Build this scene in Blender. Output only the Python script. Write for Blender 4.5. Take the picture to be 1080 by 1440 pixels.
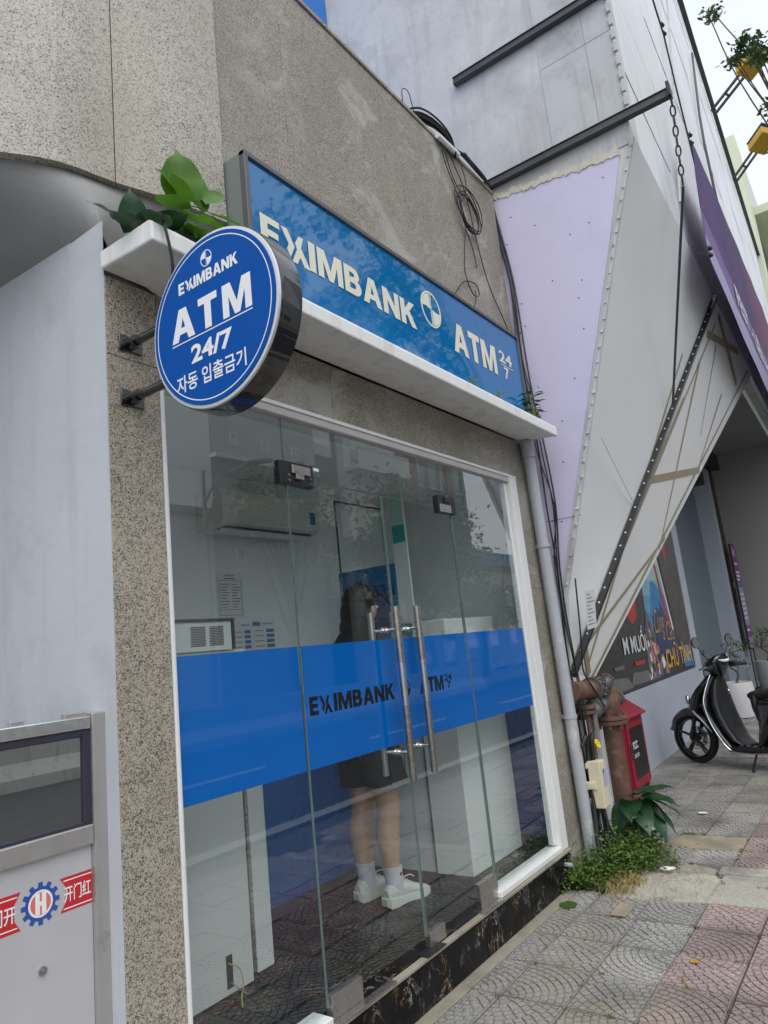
import bpy, bmesh, math, random
from mathutils import Vector, Matrix
random.seed(7)
R = math.radians
S = bpy.context.scene
COL = S.collection
for o in list(bpy.data.objects):
    bpy.data.objects.remove(o)

# ---------------------------------------------------------------- camera
cd = bpy.data.cameras.new('camera')
cam = bpy.data.objects.new('camera', cd)
COL.objects.link(cam)
YAW, PIT, ROL = R(34.866), R(11.087), R(-6.049)
fw = Vector((math.cos(PIT) * math.cos(YAW), math.cos(PIT) * math.sin(YAW), math.sin(PIT)))
rt = fw.cross(Vector((0, 0, 1))).normalized()
up = rt.cross(fw)
r2 = rt * math.cos(ROL) + up * math.sin(ROL)
u2 = -rt * math.sin(ROL) + up * math.cos(ROL)
mx = Matrix((r2, u2, -fw)).transposed().to_4x4()
mx.translation = Vector((0, -2.05, 1.576))
cam.matrix_world = mx
cd.sensor_fit = 'HORIZONTAL'
cd.sensor_width = 36
cd.lens = 36 * 993.4 / 1080
cd.clip_start = 0.05
cd.clip_end = 2000
S.camera = cam

# ---------------------------------------------------------------- sky and sun (overcast)
SUN_EL, SUN_AZ = R(56), R(232)          # direction the light comes from, azimuth counted from +X
wd = bpy.data.worlds.new('World')
S.world = wd
wd.use_nodes = True
wn = wd.node_tree
bg = wn.nodes['Background']
sky = wn.nodes.new('ShaderNodeTexSky')
sky.sky_type = 'NISHITA'
sky.sun_disc = False
sky.sun_elevation = SUN_EL
sky.sun_rotation = R(90) - SUN_AZ
sky.air_density = 1.0
sky.dust_density = 4.0
sky.ozone_density = 1.0
hs = wn.nodes.new('ShaderNodeHueSaturation')      # a veil of cloud takes the blue out of the sky
hs.inputs['Saturation'].default_value = 0.30
wn.links.new(sky.outputs[0], hs.inputs['Color'])
wmix = wn.nodes.new('ShaderNodeMix')
wmix.data_type = 'RGBA'
wmix.inputs[0].default_value = 0.65
wmix.inputs[7].default_value = (7.2, 7.7, 8.4, 1)
wn.links.new(hs.outputs[0], wmix.inputs[6])
wtc = wn.nodes.new('ShaderNodeTexCoord')
wnz = wn.nodes.new('ShaderNodeTexNoise')
wnz.inputs['Scale'].default_value = 2.2
wnz.inputs['Detail'].default_value = 5
wn.links.new(wtc.outputs['Generated'], wnz.inputs['Vector'])
wmr = wn.nodes.new('ShaderNodeMapRange')
wmr.inputs[1].default_value = 0.3
wmr.inputs[2].default_value = 0.75
wmr.inputs[3].default_value = 0.88
wmr.inputs[4].default_value = 1.08
wn.links.new(wnz.outputs['Fac'], wmr.inputs[0])
wmul = wn.nodes.new('ShaderNodeMix')
wmul.data_type = 'RGBA'
wmul.blend_type = 'MULTIPLY'
wmul.inputs[0].default_value = 1
wn.links.new(wmix.outputs[2], wmul.inputs[6])
wn.links.new(wmr.outputs[0], wmul.inputs[7])
wn.links.new(wmul.outputs[2], bg.inputs[0])
bg.inputs[1].default_value = 0.13

sl = bpy.data.lights.new('sun', 'SUN')
sun = bpy.data.objects.new('sun', sl)
COL.objects.link(sun)
sl.energy = 0.9
sl.angle = R(60)
sl.color = (1.0, 0.97, 0.93)
sd = Vector((math.cos(SUN_EL) * math.cos(SUN_AZ), math.cos(SUN_EL) * math.sin(SUN_AZ), math.sin(SUN_EL)))
sun.rotation_euler = sd.to_track_quat('Z', 'Y').to_euler()
sun.location = (0, -6, 20)

S.view_settings.view_transform = 'Standard'
S.view_settings.look = 'None'
S.view_settings.gamma = 1
S.view_settings.exposure = 0.5
S.view_settings.use_curve_mapping = False
S.cycles.max_bounces = 10
S.cycles.transparent_max_bounces = 16
S.cycles.use_denoising = True
S.cycles.sample_clamp_indirect = 4.0

# ---------------------------------------------------------------- mesh helpers
WOFF = {}
def V(*a):
    return Vector(a[0]) if len(a) == 1 else Vector(a)

class MB:
    def __init__(s):
        s.v = []; s.f = []; s.sm = []
    def add(s, vs, fs, smooth=False):
        n = len(s.v)
        s.v += [tuple(x) for x in vs]
        s.f += [tuple(i + n for i in f) for f in fs]
        s.sm += [smooth] * len(fs)
        return s
    def box(s, a, b):
        x0, x1 = sorted((a[0], b[0])); y0, y1 = sorted((a[1], b[1])); z0, z1 = sorted((a[2], b[2]))
        return s.add([(x0,y0,z0),(x1,y0,z0),(x1,y1,z0),(x0,y1,z0),(x0,y0,z1),(x1,y0,z1),(x1,y1,z1),(x0,y1,z1)],
                     [(0,3,2,1),(4,5,6,7),(0,1,5,4),(1,2,6,5),(2,3,7,6),(3,0,4,7)])
    def poly(s, pts):
        return s.add(pts, [tuple(range(len(pts)))])
    def prism(s, pts, vec):
        pts = [V(p) for p in pts]; vec = V(vec); n = len(pts)
        fs = [tuple(range(n))[::-1], tuple(range(n, 2 * n))]
        fs += [(i, (i + 1) % n, n + (i + 1) % n, n + i) for i in range(n)]
        return s.add(pts + [p + vec for p in pts], fs)
    def obox(s, c, ex, ey, ez):
        c, ex, ey, ez = V(c), V(ex), V(ey), V(ez)
        vs = [c + ex * i + ey * j + ez * k for k in (-1, 1) for i, j in ((-1,-1),(1,-1),(1,1),(-1,1))]
        return s.add(vs, [(0,3,2,1),(4,5,6,7),(0,1,5,4),(1,2,6,5),(2,3,7,6),(3,0,4,7)])
    def bar(s, p, q, w, h, upv=(0, 0, 1)):
        p, q = V(p), V(q); d = (q - p); L = d.length / 2; d.normalize()
        sd = d.cross(V(upv))
        if sd.length < 1e-4: sd = d.cross(V(1, 0, 0))
        sd.normalize(); u = sd.cross(d)
        return s.obox((p + q) / 2, d * L, sd * (w / 2), u * (h / 2))
    def tube(s, pts, r, n=8, cap=True, closed=False):
        pts = [V(p) for p in pts]; m = len(pts)
        rs = r if isinstance(r, (list, tuple)) else [r] * m
        rings = []; prev = None
        for i, p in enumerate(pts):
            if closed: d = pts[(i + 1) % m] - pts[i - 1]
            else: d = pts[min(i + 1, m - 1)] - pts[max(i - 1, 0)]
            if d.length < 1e-9: d = V(0, 0, 1)
            d.normalize()
            if prev is None:
                a = d.cross(V(0, 0, 1))
                if a.length < 1e-3: a = d.cross(V(1, 0, 0))
            else:
                a = prev - d * prev.dot(d)
                if a.length < 1e-6: a = d.cross(V(1, 0, 0))
            a.normalize(); prev = a; b = d.cross(a)
            rings.append([p + (a * math.cos(t) + b * math.sin(t)) * rs[i] for t in [2 * math.pi * k / n for k in range(n)]])
        vs = [v for rg in rings for v in rg]; fs = []
        for i in range(m if closed else m - 1):
            j = (i + 1) % m
            for k in range(n):
                fs.append((i*n+k, i*n+(k+1) % n, j*n+(k+1) % n, j*n+k))
        s.add(vs, fs, True)
        if cap and not closed:
            s.add(rings[0], [tuple(range(n))[::-1]]); s.add(rings[-1], [tuple(range(n))])
        return s
    def cyl(s, p, q, r, n=16, r2=None):
        return s.tube([p, q], [r, r if r2 is None else r2], n)
    def rings(s, rings, cap=True, smooth=True):
        n = len(rings[0]); vs = [v for rg in rings for v in rg]; fs = []
        for i in range(len(rings) - 1):
            for k in range(n):
                fs.append((i*n+k, i*n+(k+1) % n, (i+1)*n+(k+1) % n, (i+1)*n+k))
        s.add(vs, fs, smooth)
        if cap:
            s.add(rings[0], [tuple(range(n))[::-1]]); s.add(rings[-1], [tuple(range(n))])
        return s
    def lathe(s, prof, c=(0, 0, 0), axis='z', n=24, cap=True):
        rg = []
        for r, h in prof:
            ring = []
            for k in range(n):
                t = 2 * math.pi * k / n; a, b = r * math.cos(t), r * math.sin(t)
                p = {'z': (a, b, h), 'x': (h, a, b), 'y': (b, h, a)}[axis]
                ring.append(V(c) + V(p))
            rg.append(ring)
        return s.rings(rg, cap)
    def ball(s, c, r, n=10, m=7):
        r = r if isinstance(r, (tuple, list)) else (r, r, r)
        rg = []
        for i in range(m + 1):
            p = math.pi * (i / m); p = min(max(p, 0.02), math.pi - .02)
            rg.append([V(c) + V(r[0]*math.sin(p)*math.cos(2*math.pi*k/n), r[1]*math.sin(p)*math.sin(2*math.pi*k/n), -r[2]*math.cos(p)) for k in range(n)])
        return s.rings(rg)
    def mesh(s, name, off=(0, 0, 0)):
        me = bpy.data.meshes.new(name)
        o = V(off)
        me.from_pydata([tuple(V(v) - o) for v in s.v], [], s.f)
        me.polygons.foreach_set('use_smooth', s.sm)
        me.update()
        bm = bmesh.new(); bm.from_mesh(me)
        bmesh.ops.recalc_face_normals(bm, faces=bm.faces)
        bm.to_mesh(me); bm.free()
        return me

def tag(o, label=None, cat=None, group=None, kind=None):
    if label: o['label'] = label
    if cat: o['category'] = cat
    if group: o['group'] = group
    if kind: o['kind'] = kind
    return o

def mkobj(name, me, m, parent=None, loc=(0, 0, 0), bevel=0, sharp=38):
    if m is not None:
        me.materials.clear(); me.materials.append(m)
    if any(p.use_smooth for p in me.polygons):
        me.set_sharp_from_angle(angle=R(sharp))
    o = bpy.data.objects.new(name, me)
    COL.objects.link(o)
    if parent is not None:
        o.parent = parent; WOFF[o.name] = WOFF.get(parent.name, V(0, 0, 0))
    else:
        o.location = loc; WOFF[o.name] = V(loc)
    if bevel:
        b = o.modifiers.new('bevel', 'BEVEL'); b.width = bevel; b.segments = 2; b.limit_method = 'ANGLE'; b.angle_limit = R(40)
    return o

def part(name, mb, m, parent, bevel=0, sharp=38, label=None):
    o = mkobj(name, mb.mesh(name, WOFF[parent.name]), m, parent, bevel=bevel, sharp=sharp)
    if label: o['label'] = label
    if name in STUFFNAMES: o['kind'] = 'stuff'
    return o

STUFFNAMES = {'bolt', 'dot', 'screw', 'grille', 'knuckle', 'sticker_line', 'lug', 'print_line', 'table_rule', 'foliage', 'crown', 'branch', 'edge_strip', 'sealant', 'screw'}
def solo(name, mb, m, label=None, cat=None, loc=(0, 0, 0), group=None, kind=None, bevel=0):
    return tag(mkobj(name, mb.mesh(name, loc), m, None, loc, bevel), label, cat, group, kind)

def thing(name, label, cat, loc=(0, 0, 0), group=None):
    o = bpy.data.objects.new(name, None); COL.objects.link(o)
    o.location = loc; o.empty_display_size = .1
    WOFF[o.name] = V(loc)
    return tag(o, label, cat, group)

def kids(o):
    return list(o.children)

def dup(root, loc=None, rotz=None, label=None, group=None, dloc=None):
    def cp(o, par):
        c = o.copy(); COL.objects.link(c); WOFF[c.name] = WOFF.get(o.name, V(0, 0, 0))
        if par is not None: c.parent = par
        for ch in kids(o): cp(ch, c)
        return c
    r = cp(root, None)
    if loc is not None: r.location = loc
    if dloc is not None: r.location = V(root.location) + V(dloc)
    if rotz is not None: r.rotation_euler = (0, 0, rotz)
    if label: r['label'] = label
    if group: r['group'] = group
    return r

_tc = {}
def text_mb(s, o, ux, uy, w=None, h=None, bold=0.0, depth=0.0015, lift=0.0):
    """lettering laid on the plane (ux, uy) with its lower left corner at o; stretched to w x h"""
    key = (s, bold)
    if key not in _tc:
        cu = bpy.data.curves.new('t', 'FONT'); cu.body = s; cu.size = 1; cu.offset = bold; cu.resolution_u = 4; cu.fill_mode = 'FRONT'
        ob = bpy.data.objects.new('t', cu)
        me = ob.to_mesh()
        vs = [v.co.copy() for v in me.vertices]; fs = [tuple(p.vertices) for p in me.polygons]
        ob.to_mesh_clear(); bpy.data.objects.remove(ob); bpy.data.curves.remove(cu)
        _tc[key] = (vs, fs)
    vs, fs = _tc[key]
    x0 = min(v.x for v in vs); x1 = max(v.x for v in vs); y0 = min(v.y for v in vs); y1 = max(v.y for v in vs)
    if w is None: w = (x1 - x0) / (y1 - y0) * h
    if h is None: h = (y1 - y0) / (x1 - x0) * w
    ux, uy = V(ux).normalized(), V(uy).normalized(); n = ux.cross(uy)
    o = V(o) + n * (lift + depth)
    mb = MB()
    mb.add([o + ux * ((v.x - x0) / (x1 - x0) * w) + uy * ((v.y - y0) / (y1 - y0) * h) for v in vs], fs)
    return mb

def merge(*mbs):
    r = MB()
    for m in mbs:
        n = len(r.v); r.v += m.v; r.f += [tuple(i + n for i in f) for f in m.f]; r.sm += m.sm
    return r

def lerp(a, b, t):
    return V(a) * (1 - t) + V(b) * t

def smooth_path(pts, n=6):
    pts = [V(p) for p in pts]; out = []
    P = [pts[0] * 2 - pts[1]] + pts + [pts[-1] * 2 - pts[-2]]
    for i in range(1, len(P) - 2):
        for k in range(n):
            t = k / n
            a, b, c, d = P[i-1], P[i], P[i+1], P[i+2]
            out.append(0.5 * ((2*b) + (c-a)*t + (2*a-5*b+4*c-d)*t*t + (3*b-a-3*c+d)*t*t*t))
    out.append(pts[-1])
    return out
# ---------------------------------------------------------------- materials
def newmat(name):
    m = bpy.data.materials.new(name); m.use_nodes = True
    nt = m.node_tree
    return m, nt, nt.nodes['Principled BSDF']

def nd(nt, typ, **kw):
    n = nt.nodes.new(typ)
    for k, v in kw.items(): setattr(n, k, v)
    return n
def setin(nt, n, i, v):
    if isinstance(v, bpy.types.NodeSocket): nt.links.new(v, n.inputs[i])
    elif v is not None: n.inputs[i].default_value = v
def posn(nt, scale=None):
    g = nd(nt, 'ShaderNodeNewGeometry').outputs['Position']
    if scale is None: return g
    m = nd(nt, 'ShaderNodeVectorMath', operation='MULTIPLY')
    nt.links.new(g, m.inputs[0]); m.inputs[1].default_value = scale
    return m.outputs[0]
def noise(nt, sc, det=4, rough=.55, vec=None, dist=0):
    n = nd(nt, 'ShaderNodeTexNoise'); nt.links.new(vec if vec is not None else posn(nt), n.inputs['Vector'])
    n.inputs['Scale'].default_value = sc; n.inputs['Detail'].default_value = det; n.inputs['Roughness'].default_value = rough
    n.inputs['Distortion'].default_value = dist
    return n.outputs['Fac']
def mrange(nt, f, a, b, c, d):
    n = nd(nt, 'ShaderNodeMapRange'); setin(nt, n, 0, f)
    for i, v in enumerate((a, b, c, d)): n.inputs[i + 1].default_value = v
    return n.outputs[0]
def ramp(nt, f, stops, interp='LINEAR'):
    n = nd(nt, 'ShaderNodeValToRGB'); setin(nt, n, 0, f); cr = n.color_ramp; cr.interpolation = interp
    while len(cr.elements) < len(stops): cr.elements.new(.5)
    for e, (p, c) in zip(cr.elements, stops):
        e.position = p; e.color = (c[0], c[1], c[2], 1) if not isinstance(c, (int, float)) else (c, c, c, 1)
    return n.outputs[0]
def mixc(nt, f, a, b, mode='MIX'):
    n = nd(nt, 'ShaderNodeMix', data_type='RGBA', blend_type=mode)
    setin(nt, n, 0, f)
    for i, c in ((6, a), (7, b)):
        if isinstance(c, (tuple, list)): c = (c[0], c[1], c[2], 1)
        setin(nt, n, i, c)
    return n.outputs[2]
def bump(nt, bs, h, strength=.2, dist=.01):
    b = nd(nt, 'ShaderNodeBump'); b.inputs['Strength'].default_value = strength; b.inputs['Distance'].default_value = dist
    nt.links.new(h, b.inputs['Height']); nt.links.new(b.outputs[0], bs.inputs['Normal'])

def M(name, col, rough=.5, metal=0, var=.06, vs=3, bmp=0, bs=60, coat=0, spec=None, dirt=None, dscale=1.5, dth=(.52, .72), streak=None):
    """plain painted / plastic / metal surface with a little unevenness; dirt = colour of patches of grime"""
    m, nt, b = newmat(name)
    c = mixc(nt, 1, col, mrange(nt, noise(nt, vs, 5), .25, .75, 1 - var, 1 + var), 'MULTIPLY')
    if dirt:
        c = mixc(nt, mrange(nt, noise(nt, dscale, 6, .65), dth[0], dth[1], 0, .85), c, dirt)
    if streak:
        c = mixc(nt, mrange(nt, noise(nt, 1, 5, .6, posn(nt, (9, 9, .7))), .52, .8, 0, .7), c, streak)
    nt.links.new(c, b.inputs['Base Color'])
    nt.links.new(mrange(nt, noise(nt, vs * 4, 3), .3, .7, max(rough - .07, 0.02), min(rough + .07, 1)), b.inputs['Roughness'])
    b.inputs['Metallic'].default_value = metal
    if coat: b.inputs['Coat Weight'].default_value = coat; b.inputs['Coat Roughness'].default_value = .05
    if spec is not None: b.inputs['Specular IOR Level'].default_value = spec
    if bmp: bump(nt, b, noise(nt, bs, 4), bmp, .01)
    return m

def granite(name, tone, dark, mid, light, sc=130, dirt=None, scuff=False, pd=.13, pm=.33):
    m, nt, b = newmat(name)
    p = posn(nt)
    vo = nd(nt, 'ShaderNodeTexVoronoi'); vo.inputs['Scale'].default_value = sc; nt.links.new(p, vo.inputs['Vector'])
    sp = nd(nt, 'ShaderNodeSeparateColor'); nt.links.new(vo.outputs['Color'], sp.inputs[0])
    warp = mrange(nt, noise(nt, 9, 3), .3, .7, -.05, .05)
    ad = nd(nt, 'ShaderNodeMath', operation='ADD'); nt.links.new(sp.outputs[0], ad.inputs[0]); nt.links.new(warp, ad.inputs[1])
    c = ramp(nt, ad.outputs[0], [(0, dark), (pd, mid), (pm, tone), (.72, light)], 'CONSTANT')
    v2 = nd(nt, 'ShaderNodeTexVoronoi'); v2.inputs['Scale'].default_value = sc * .47; nt.links.new(p, v2.inputs['Vector'])
    s2 = nd(nt, 'ShaderNodeSeparateColor'); nt.links.new(v2.outputs['Color'], s2.inputs[0])
    c = mixc(nt, ramp(nt, s2.outputs[1], [(0, .55), (.05, 0)], 'CONSTANT'), c, dark)
    c = mixc(nt, .6, c, mrange(nt, noise(nt, 60, 3), .25, .75, .75, 1.25), 'MULTIPLY')
    c = mixc(nt, 1, c, mrange(nt, noise(nt, 1.3, 6, .6), .3, .7, .84, 1.12), 'MULTIPLY')
    if dirt:
        c = mixc(nt, mrange(nt, noise(nt, 1, 5, .6, posn(nt, (2.2, 2.2, .5))), .45, .75, 0, .55), c, dirt)
    if scuff:
        f = mrange(nt, noise(nt, 1.7, 10, .74, posn(nt, (1, 1, 1.25)), .8), .52, .61, 0, .75)
        g_ = mrange(nt, noise(nt, .8, 3), .37, .52, 0, 1)
        fm = nd(nt, 'ShaderNodeMath', operation='MULTIPLY'); nt.links.new(f, fm.inputs[0]); nt.links.new(g_, fm.inputs[1])
        c = mixc(nt, fm.outputs[0], c, (.44, .425, .39))
    nt.links.new(c, b.inputs['Base Color'])
    b.inputs['Roughness'].default_value = .5
    bump(nt, b, vo.outputs['Distance'], .06, .004)
    return m

G_PILLAR = granite('granite_pillar', (.385, .34, .27), (.06, .056, .05), (.205, .18, .145), (.45, .405, .335), 300, pd=.13, pm=.33)
G_LIGHT = granite('granite_light', (.41, .385, .33), (.05, .046, .042), (.225, .205, .17), (.475, .45, .39), 290, dirt=(.33, .29, .22), pd=.085, pm=.21)
G_DARK = granite('granite_dark', (.31, .285, .23), (.08, .075, .065), (.19, .17, .14), (.39, .36, .30), 300, dirt=(.19, .17, .135), scuff=True)
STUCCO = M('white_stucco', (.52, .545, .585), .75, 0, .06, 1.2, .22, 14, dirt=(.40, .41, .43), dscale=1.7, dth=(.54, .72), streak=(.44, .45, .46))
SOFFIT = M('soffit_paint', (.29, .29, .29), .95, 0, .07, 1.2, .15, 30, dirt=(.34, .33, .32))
LEDGE = M('ledge_paint', (.80, .81, .80), .6, 0, .03, 4, .1, 30, dirt=(.42, .40, .36), dscale=5, dth=(.62, .80), streak=(.50, .47, .42))
FRAMEW = M('white_frame', (.74, .75, .745), .45, 0, .04, 5, .05, 40, dirt=(.45, .42, .36), dscale=9, dth=(.62, .75))
FRAMEG = M('grey_frame', (.50, .48, .47), .5, .0, .06, 5)
INWALL = M('room_wall', (.82, .84, .84), .55, 0, .03, 2)
INBLUE = M('room_blue', (.012, .13, .46), .3, 0, .06, 2)
ATMW = M('cabinet_white', (.80, .82, .80), .35, 0, .03, 3)
BLACKP = M('black_plastic', (.015, .015, .017), .35, 0, .1, 8)
BLACKG = M('black_gloss', (.006, .006, .007), .10, 0, .1, 4, coat=1)
RUBBER = M('rubber', (.018, .018, .018), .75, 0, .2, 20, .2, 80)
CHROME = M('chrome', (.75, .75, .76), .12, 1, .03, 8)
STEELB = M('brushed_steel', (.55, .545, .54), .32, 1, .05, 9)
STEELG = M('gate_steel', (.52, .50, .485), .42, .75, .08, 6, .05, 90, dirt=(.30, .28, .26), dscale=7, dth=(.6, .75))
PANELG = M('gate_panel', (.60, .60, .62), .45, .35, .05, 2, 0, dirt=(.72, .72, .74), dscale=6, dth=(.60, .72))
PATCHST = M('patch_steel', (.46, .44, .42), .30, .9, .08, 9)
CONC = M('concrete_wall', (.62, .615, .605), .85, 0, .12, 1.3, .3, 14, dirt=(.42, .42, .425), dscale=1.4, dth=(.46, .70), streak=(.40, .40, .41))
CONC2 = M('concrete_panel', (.56, .565, .57), .85, 0, .07, 1.2, .2, 22, dirt=(.33, .33, .33), dscale=2, streak=(.34, .335, .33))
LILAC = M('lilac_paint', (.64, .60, .80), .7, 0, .035, .8, .10, 9, dirt=(.58, .55, .72), dscale=1.2, dth=(.5, .7))
FACET = M('facet_panel', (.77, .78, .785), .6, 0, .035, .9, .03, 12)
FACET2 = M('facet_panel_white', (.80, .80, .80), .6, 0, .03, 1.0, .03, 12)
CLAD = M('clad_panel', (.74, .76, .79), .45, 0, .10, .7, .04, 10, streak=(.42, .42, .44))
TAPE = M('gold_trim', (.34, .29, .185), .55, .1, .12, 8)
SEAL = M('foam_sealant', (.64, .60, .48), .9, 0, .15, 20, .5, 40)
BEAM = M('painted_beam', (.075, .075, .08), .5, .3, .15, 6, .1, 50)
BEIGEG = M('pier_render', (.34, .325, .31), .85, 0, .04, .6, .08, 20)
WALLBG = M('base_wall_paint', (.44, .48, .56), .7, 0, .05, 1.2, .1, 25, dirt=(.33, .34, .37), dscale=1.6, dth=(.55, .8))
DOORBG = M('shutter_panel', (.19, .235, .285), .6, 0, .05, 1.2, .05, 20)
TRIMBG = M('light_trim', (.48, .53, .60), .6, 0, .04, 2)
PVC = M('pvc_pipe', (.40, .42, .45), .45, 0, .06, 4, 0, dirt=(.60, .61, .63), dscale=6, dth=(.58, .7))
WIRE = M('black_wire', (.012, .012, .012), .5, 0, .1, 10)
RUST = M('rust_pipe', (.125, .065, .047), .75, .1, .25, 9, .4, 50, dirt=(.25, .16, .12), dscale=12, dth=(.5, .7))
IRON = M('cast_iron', (.12, .125, .12), .55, .5, .2, 20, .4, 60, dirt=(.24, .21, .18), dscale=18)
RED = M('red_paint', (.30, .010, .028), .4, 0, .07, 5, .04, 40, dirt=(.27, .02, .03), dscale=5, dth=(.58, .75))
CREAM = M('cream_plastic', (.66, .60, .42), .5, 0, .04, 5)
YELLOW = M('lamp_yellow', (.50, .29, .02), .5, 0, .08, 5)
PALEG = M('pale_green_wall', (.62, .66, .50), .8, 0, .04, .5)
BLUEM = M('blue_sheet', (.02, .17, .55), .45, 0, .06, 1.5)
PURPLE = M('banner_cloth', (.10, .055, .19), .8, 0, .08, 2)
LAVEND = M('banner_pale', (.40, .36, .56), .8, 0, .05, 2)
MAROON = M('banner_maroon', (.17, .05, .15), .8, 0, .08, 2)
WHITEP = M('white_print', (.82, .83, .84), .5, 0, .02, 3)
LETTERC = M('cream_letter', (.74, .73, .60), .4, 0, .03, 5, coat=.2)
SIGNF = M('sign_green', (.20, .235, .22), .45, .2, .06, 4)
SIGNE = M('sign_edge', (.14, .145, .15), .4, .6, .08, 6)
ROUNDB = M('round_blue', (.0, .080, .37), .5, 0, .03, 2, spec=.1)
SILVER = M('silver_rim', (.66, .67, .70), .35, .3, .03, 5)
PRINTK = M('ink_dark', (.045, .045, .05), .6, 0, .05, 5)
PRINTB = M('ink_blue', (.03, .17, .38), .6, 0, .05, 5)
PAPER = M('paper', (.76, .77, .76), .7, 0, .03, 6)
SOIL = M('soil', (.10, .08, .055), .95, 0, .3, 12, .6, 40)
POTW = M('pot_white', (.72, .71, .72), .5, 0, .04, 4)
POTG = M('pot_grey', (.36, .36, .37), .6, 0, .06, 4)
SKIN = M('skin', (.58, .355, .255), .5, 0, .06, 12, .05, 80)
CLOTHK = M('black_cloth', (.018, .018, .02), .9, 0, .2, 15, .2, 120)
CLOTHG = M('charcoal_cloth', (.045, .046, .05), .9, 0, .15, 15, .25, 120)
CLOTHS = M('hem_stripe', (.25, .25, .255), .9, 0, .1, 15)
HAIR = M('black_hair', (.012, .010, .009), .45, 0, .2, 30, .4, 150)
SHOEW = M('white_shoe', (.76, .76, .70), .55, 0, .04, 12, .1, 60)
SOCK = M('white_sock', (.74, .73, .80), .9, 0, .05, 20, .2, 120)
TEAL = M('teal_print', (.03, .36, .33), .5, 0, .05, 3)
MINT = M('mint_print', (.45, .68, .58), .5, 0, .05, 3)
BARK = M('bark', (.13, .105, .08), .9, 0, .25, 10, .5, 40)
GLASSE = M('glass_edge', (.15, .215, .20), .2, 0, .1, 8)
PINK = M('pink_print', (.50, .17, .26), .6, 0, .2, 25)
ORANGE = M('orange_print', (.72, .40, .05), .5, 0, .1, 8)
REDP = M('red_print', (.50, .025, .02), .5, 0, .25, 6)
CHAR = M('poster_black', (.040, .037, .036), .5, 0, .2, 5)
BROWNP = M('poster_brown', (.075, .062, .050), .5, 0, .3, 6, dirt=(.14, .10, .05), dscale=5, dth=(.58, .7))
SKYP = M('poster_sky', (.50, .60, .58), .5, 0, .08, 3)
SEAP = M('poster_sea', (.02, .22, .48), .5, 0, .25, 5)
NAVYP = M('poster_navy', (.03, .045, .14), .5, 0, .2, 6)
GREYP = M('poster_grey', (.16, .165, .16), .6, 0, .12, 6)
VIOLETP = M('violet_print', (.26, .06, .33), .5, 0, .2, 7)
LILACP = M('lilac_print', (.42, .36, .60), .5, 0, .12, 40)

def marble():
    m, nt, b = newmat('black_marble')
    n1 = noise(nt, 4.6, 8, .66, posn(nt, (1.6, 1.6, .9)), 1.6)
    a = nd(nt, 'ShaderNodeMath', operation='SUBTRACT'); nt.links.new(n1, a.inputs[0]); a.inputs[1].default_value = .5
    ab = nd(nt, 'ShaderNodeMath', operation='ABSOLUTE'); nt.links.new(a.outputs[0], ab.inputs[0])
    vein = mrange(nt, ab.outputs[0], 0, .010, 1, 0)
    gate = mrange(nt, noise(nt, 7.5, 5), .47, .58, 0, 1)
    mu = nd(nt, 'ShaderNodeMath', operation='MULTIPLY'); nt.links.new(vein, mu.inputs[0]); nt.links.new(gate, mu.inputs[1])
    c = mixc(nt, mrange(nt, noise(nt, 4, 6), .4, .7, 0, 1), (.007, .007, .008), (.016, .015, .016))
    vc = mixc(nt, mrange(nt, noise(nt, 5, 2), .42, .58, 0, 1), (.62, .60, .56), (.50, .26, .09))
    c = mixc(nt, mu.outputs[0], c, vc)
    c = mixc(nt, mrange(nt, noise(nt, 2.2, 6, .7), .58, .8, 0, .25), c, (.07, .065, .06))
    nt.links.new(c, b.inputs['Base Color'])
    nt.links.new(mrange(nt, noise(nt, 6, 4), .3, .7, .28, .45), b.inputs['Roughness']); b.inputs['Specular IOR Level'].default_value = .18
    return m
MARBLE = marble()

def glass(name, tint, ior, rough=0.0, gl=(1, 1, 1)):
    m, nt, b = newmat(name); nt.nodes.remove(b)
    tr = nd(nt, 'ShaderNodeBsdfTransparent'); tr.inputs[0].default_value = (*tint, 1)
    g = nd(nt, 'ShaderNodeBsdfGlossy'); g.inputs['Roughness'].default_value = rough; g.inputs[0].default_value = (*gl, 1)
    fr = nd(nt, 'ShaderNodeFresnel'); fr.inputs[0].default_value = ior
    bp = nd(nt, 'ShaderNodeBump'); bp.inputs['Strength'].default_value = .012; bp.inputs['Distance'].default_value = .02
    nt.links.new(noise(nt, 1.6, 1), bp.inputs['Height']); nt.links.new(bp.outputs[0], g.inputs['Normal'])
    # each sheet reflects at the face the light meets first; the far face lets it out
    ge = nd(nt, 'ShaderNodeNewGeometry'); iv = nd(nt, 'ShaderNodeMath', operation='SUBTRACT'); iv.inputs[0].default_value = 1
    nt.links.new(ge.outputs['Backfacing'], iv.inputs[1])
    ml = nd(nt, 'ShaderNodeMath', operation='MULTIPLY'); nt.links.new(fr.outputs[0], ml.inputs[0]); nt.links.new(iv.outputs[0], ml.inputs[1])
    mx = nd(nt, 'ShaderNodeMixShader'); nt.links.new(ml.outputs[0], mx.inputs[0])
    nt.links.new(tr.outputs[0], mx.inputs[1]); nt.links.new(g.outputs[0], mx.inputs[2])
    nt.links.new(mx.outputs[0], nt.nodes['Material Output'].inputs[0])
    return m
GLASS = glass('shop_glass', (.94, .97, .965), 2.05)
GLASSD = M('dark_glass', (.012, .013, .014), .03, 0, .05, 3, spec=1.0)
for _l in list(GLASSD.node_tree.links):
    if _l.to_socket.name == 'Roughness': GLASSD.node_tree.links.remove(_l)
GLASSD.node_tree.nodes['Principled BSDF'].inputs['Roughness'].default_value = .012
GLASSD.node_tree.nodes['Principled BSDF'].inputs['IOR'].default_value = 3.2

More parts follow.
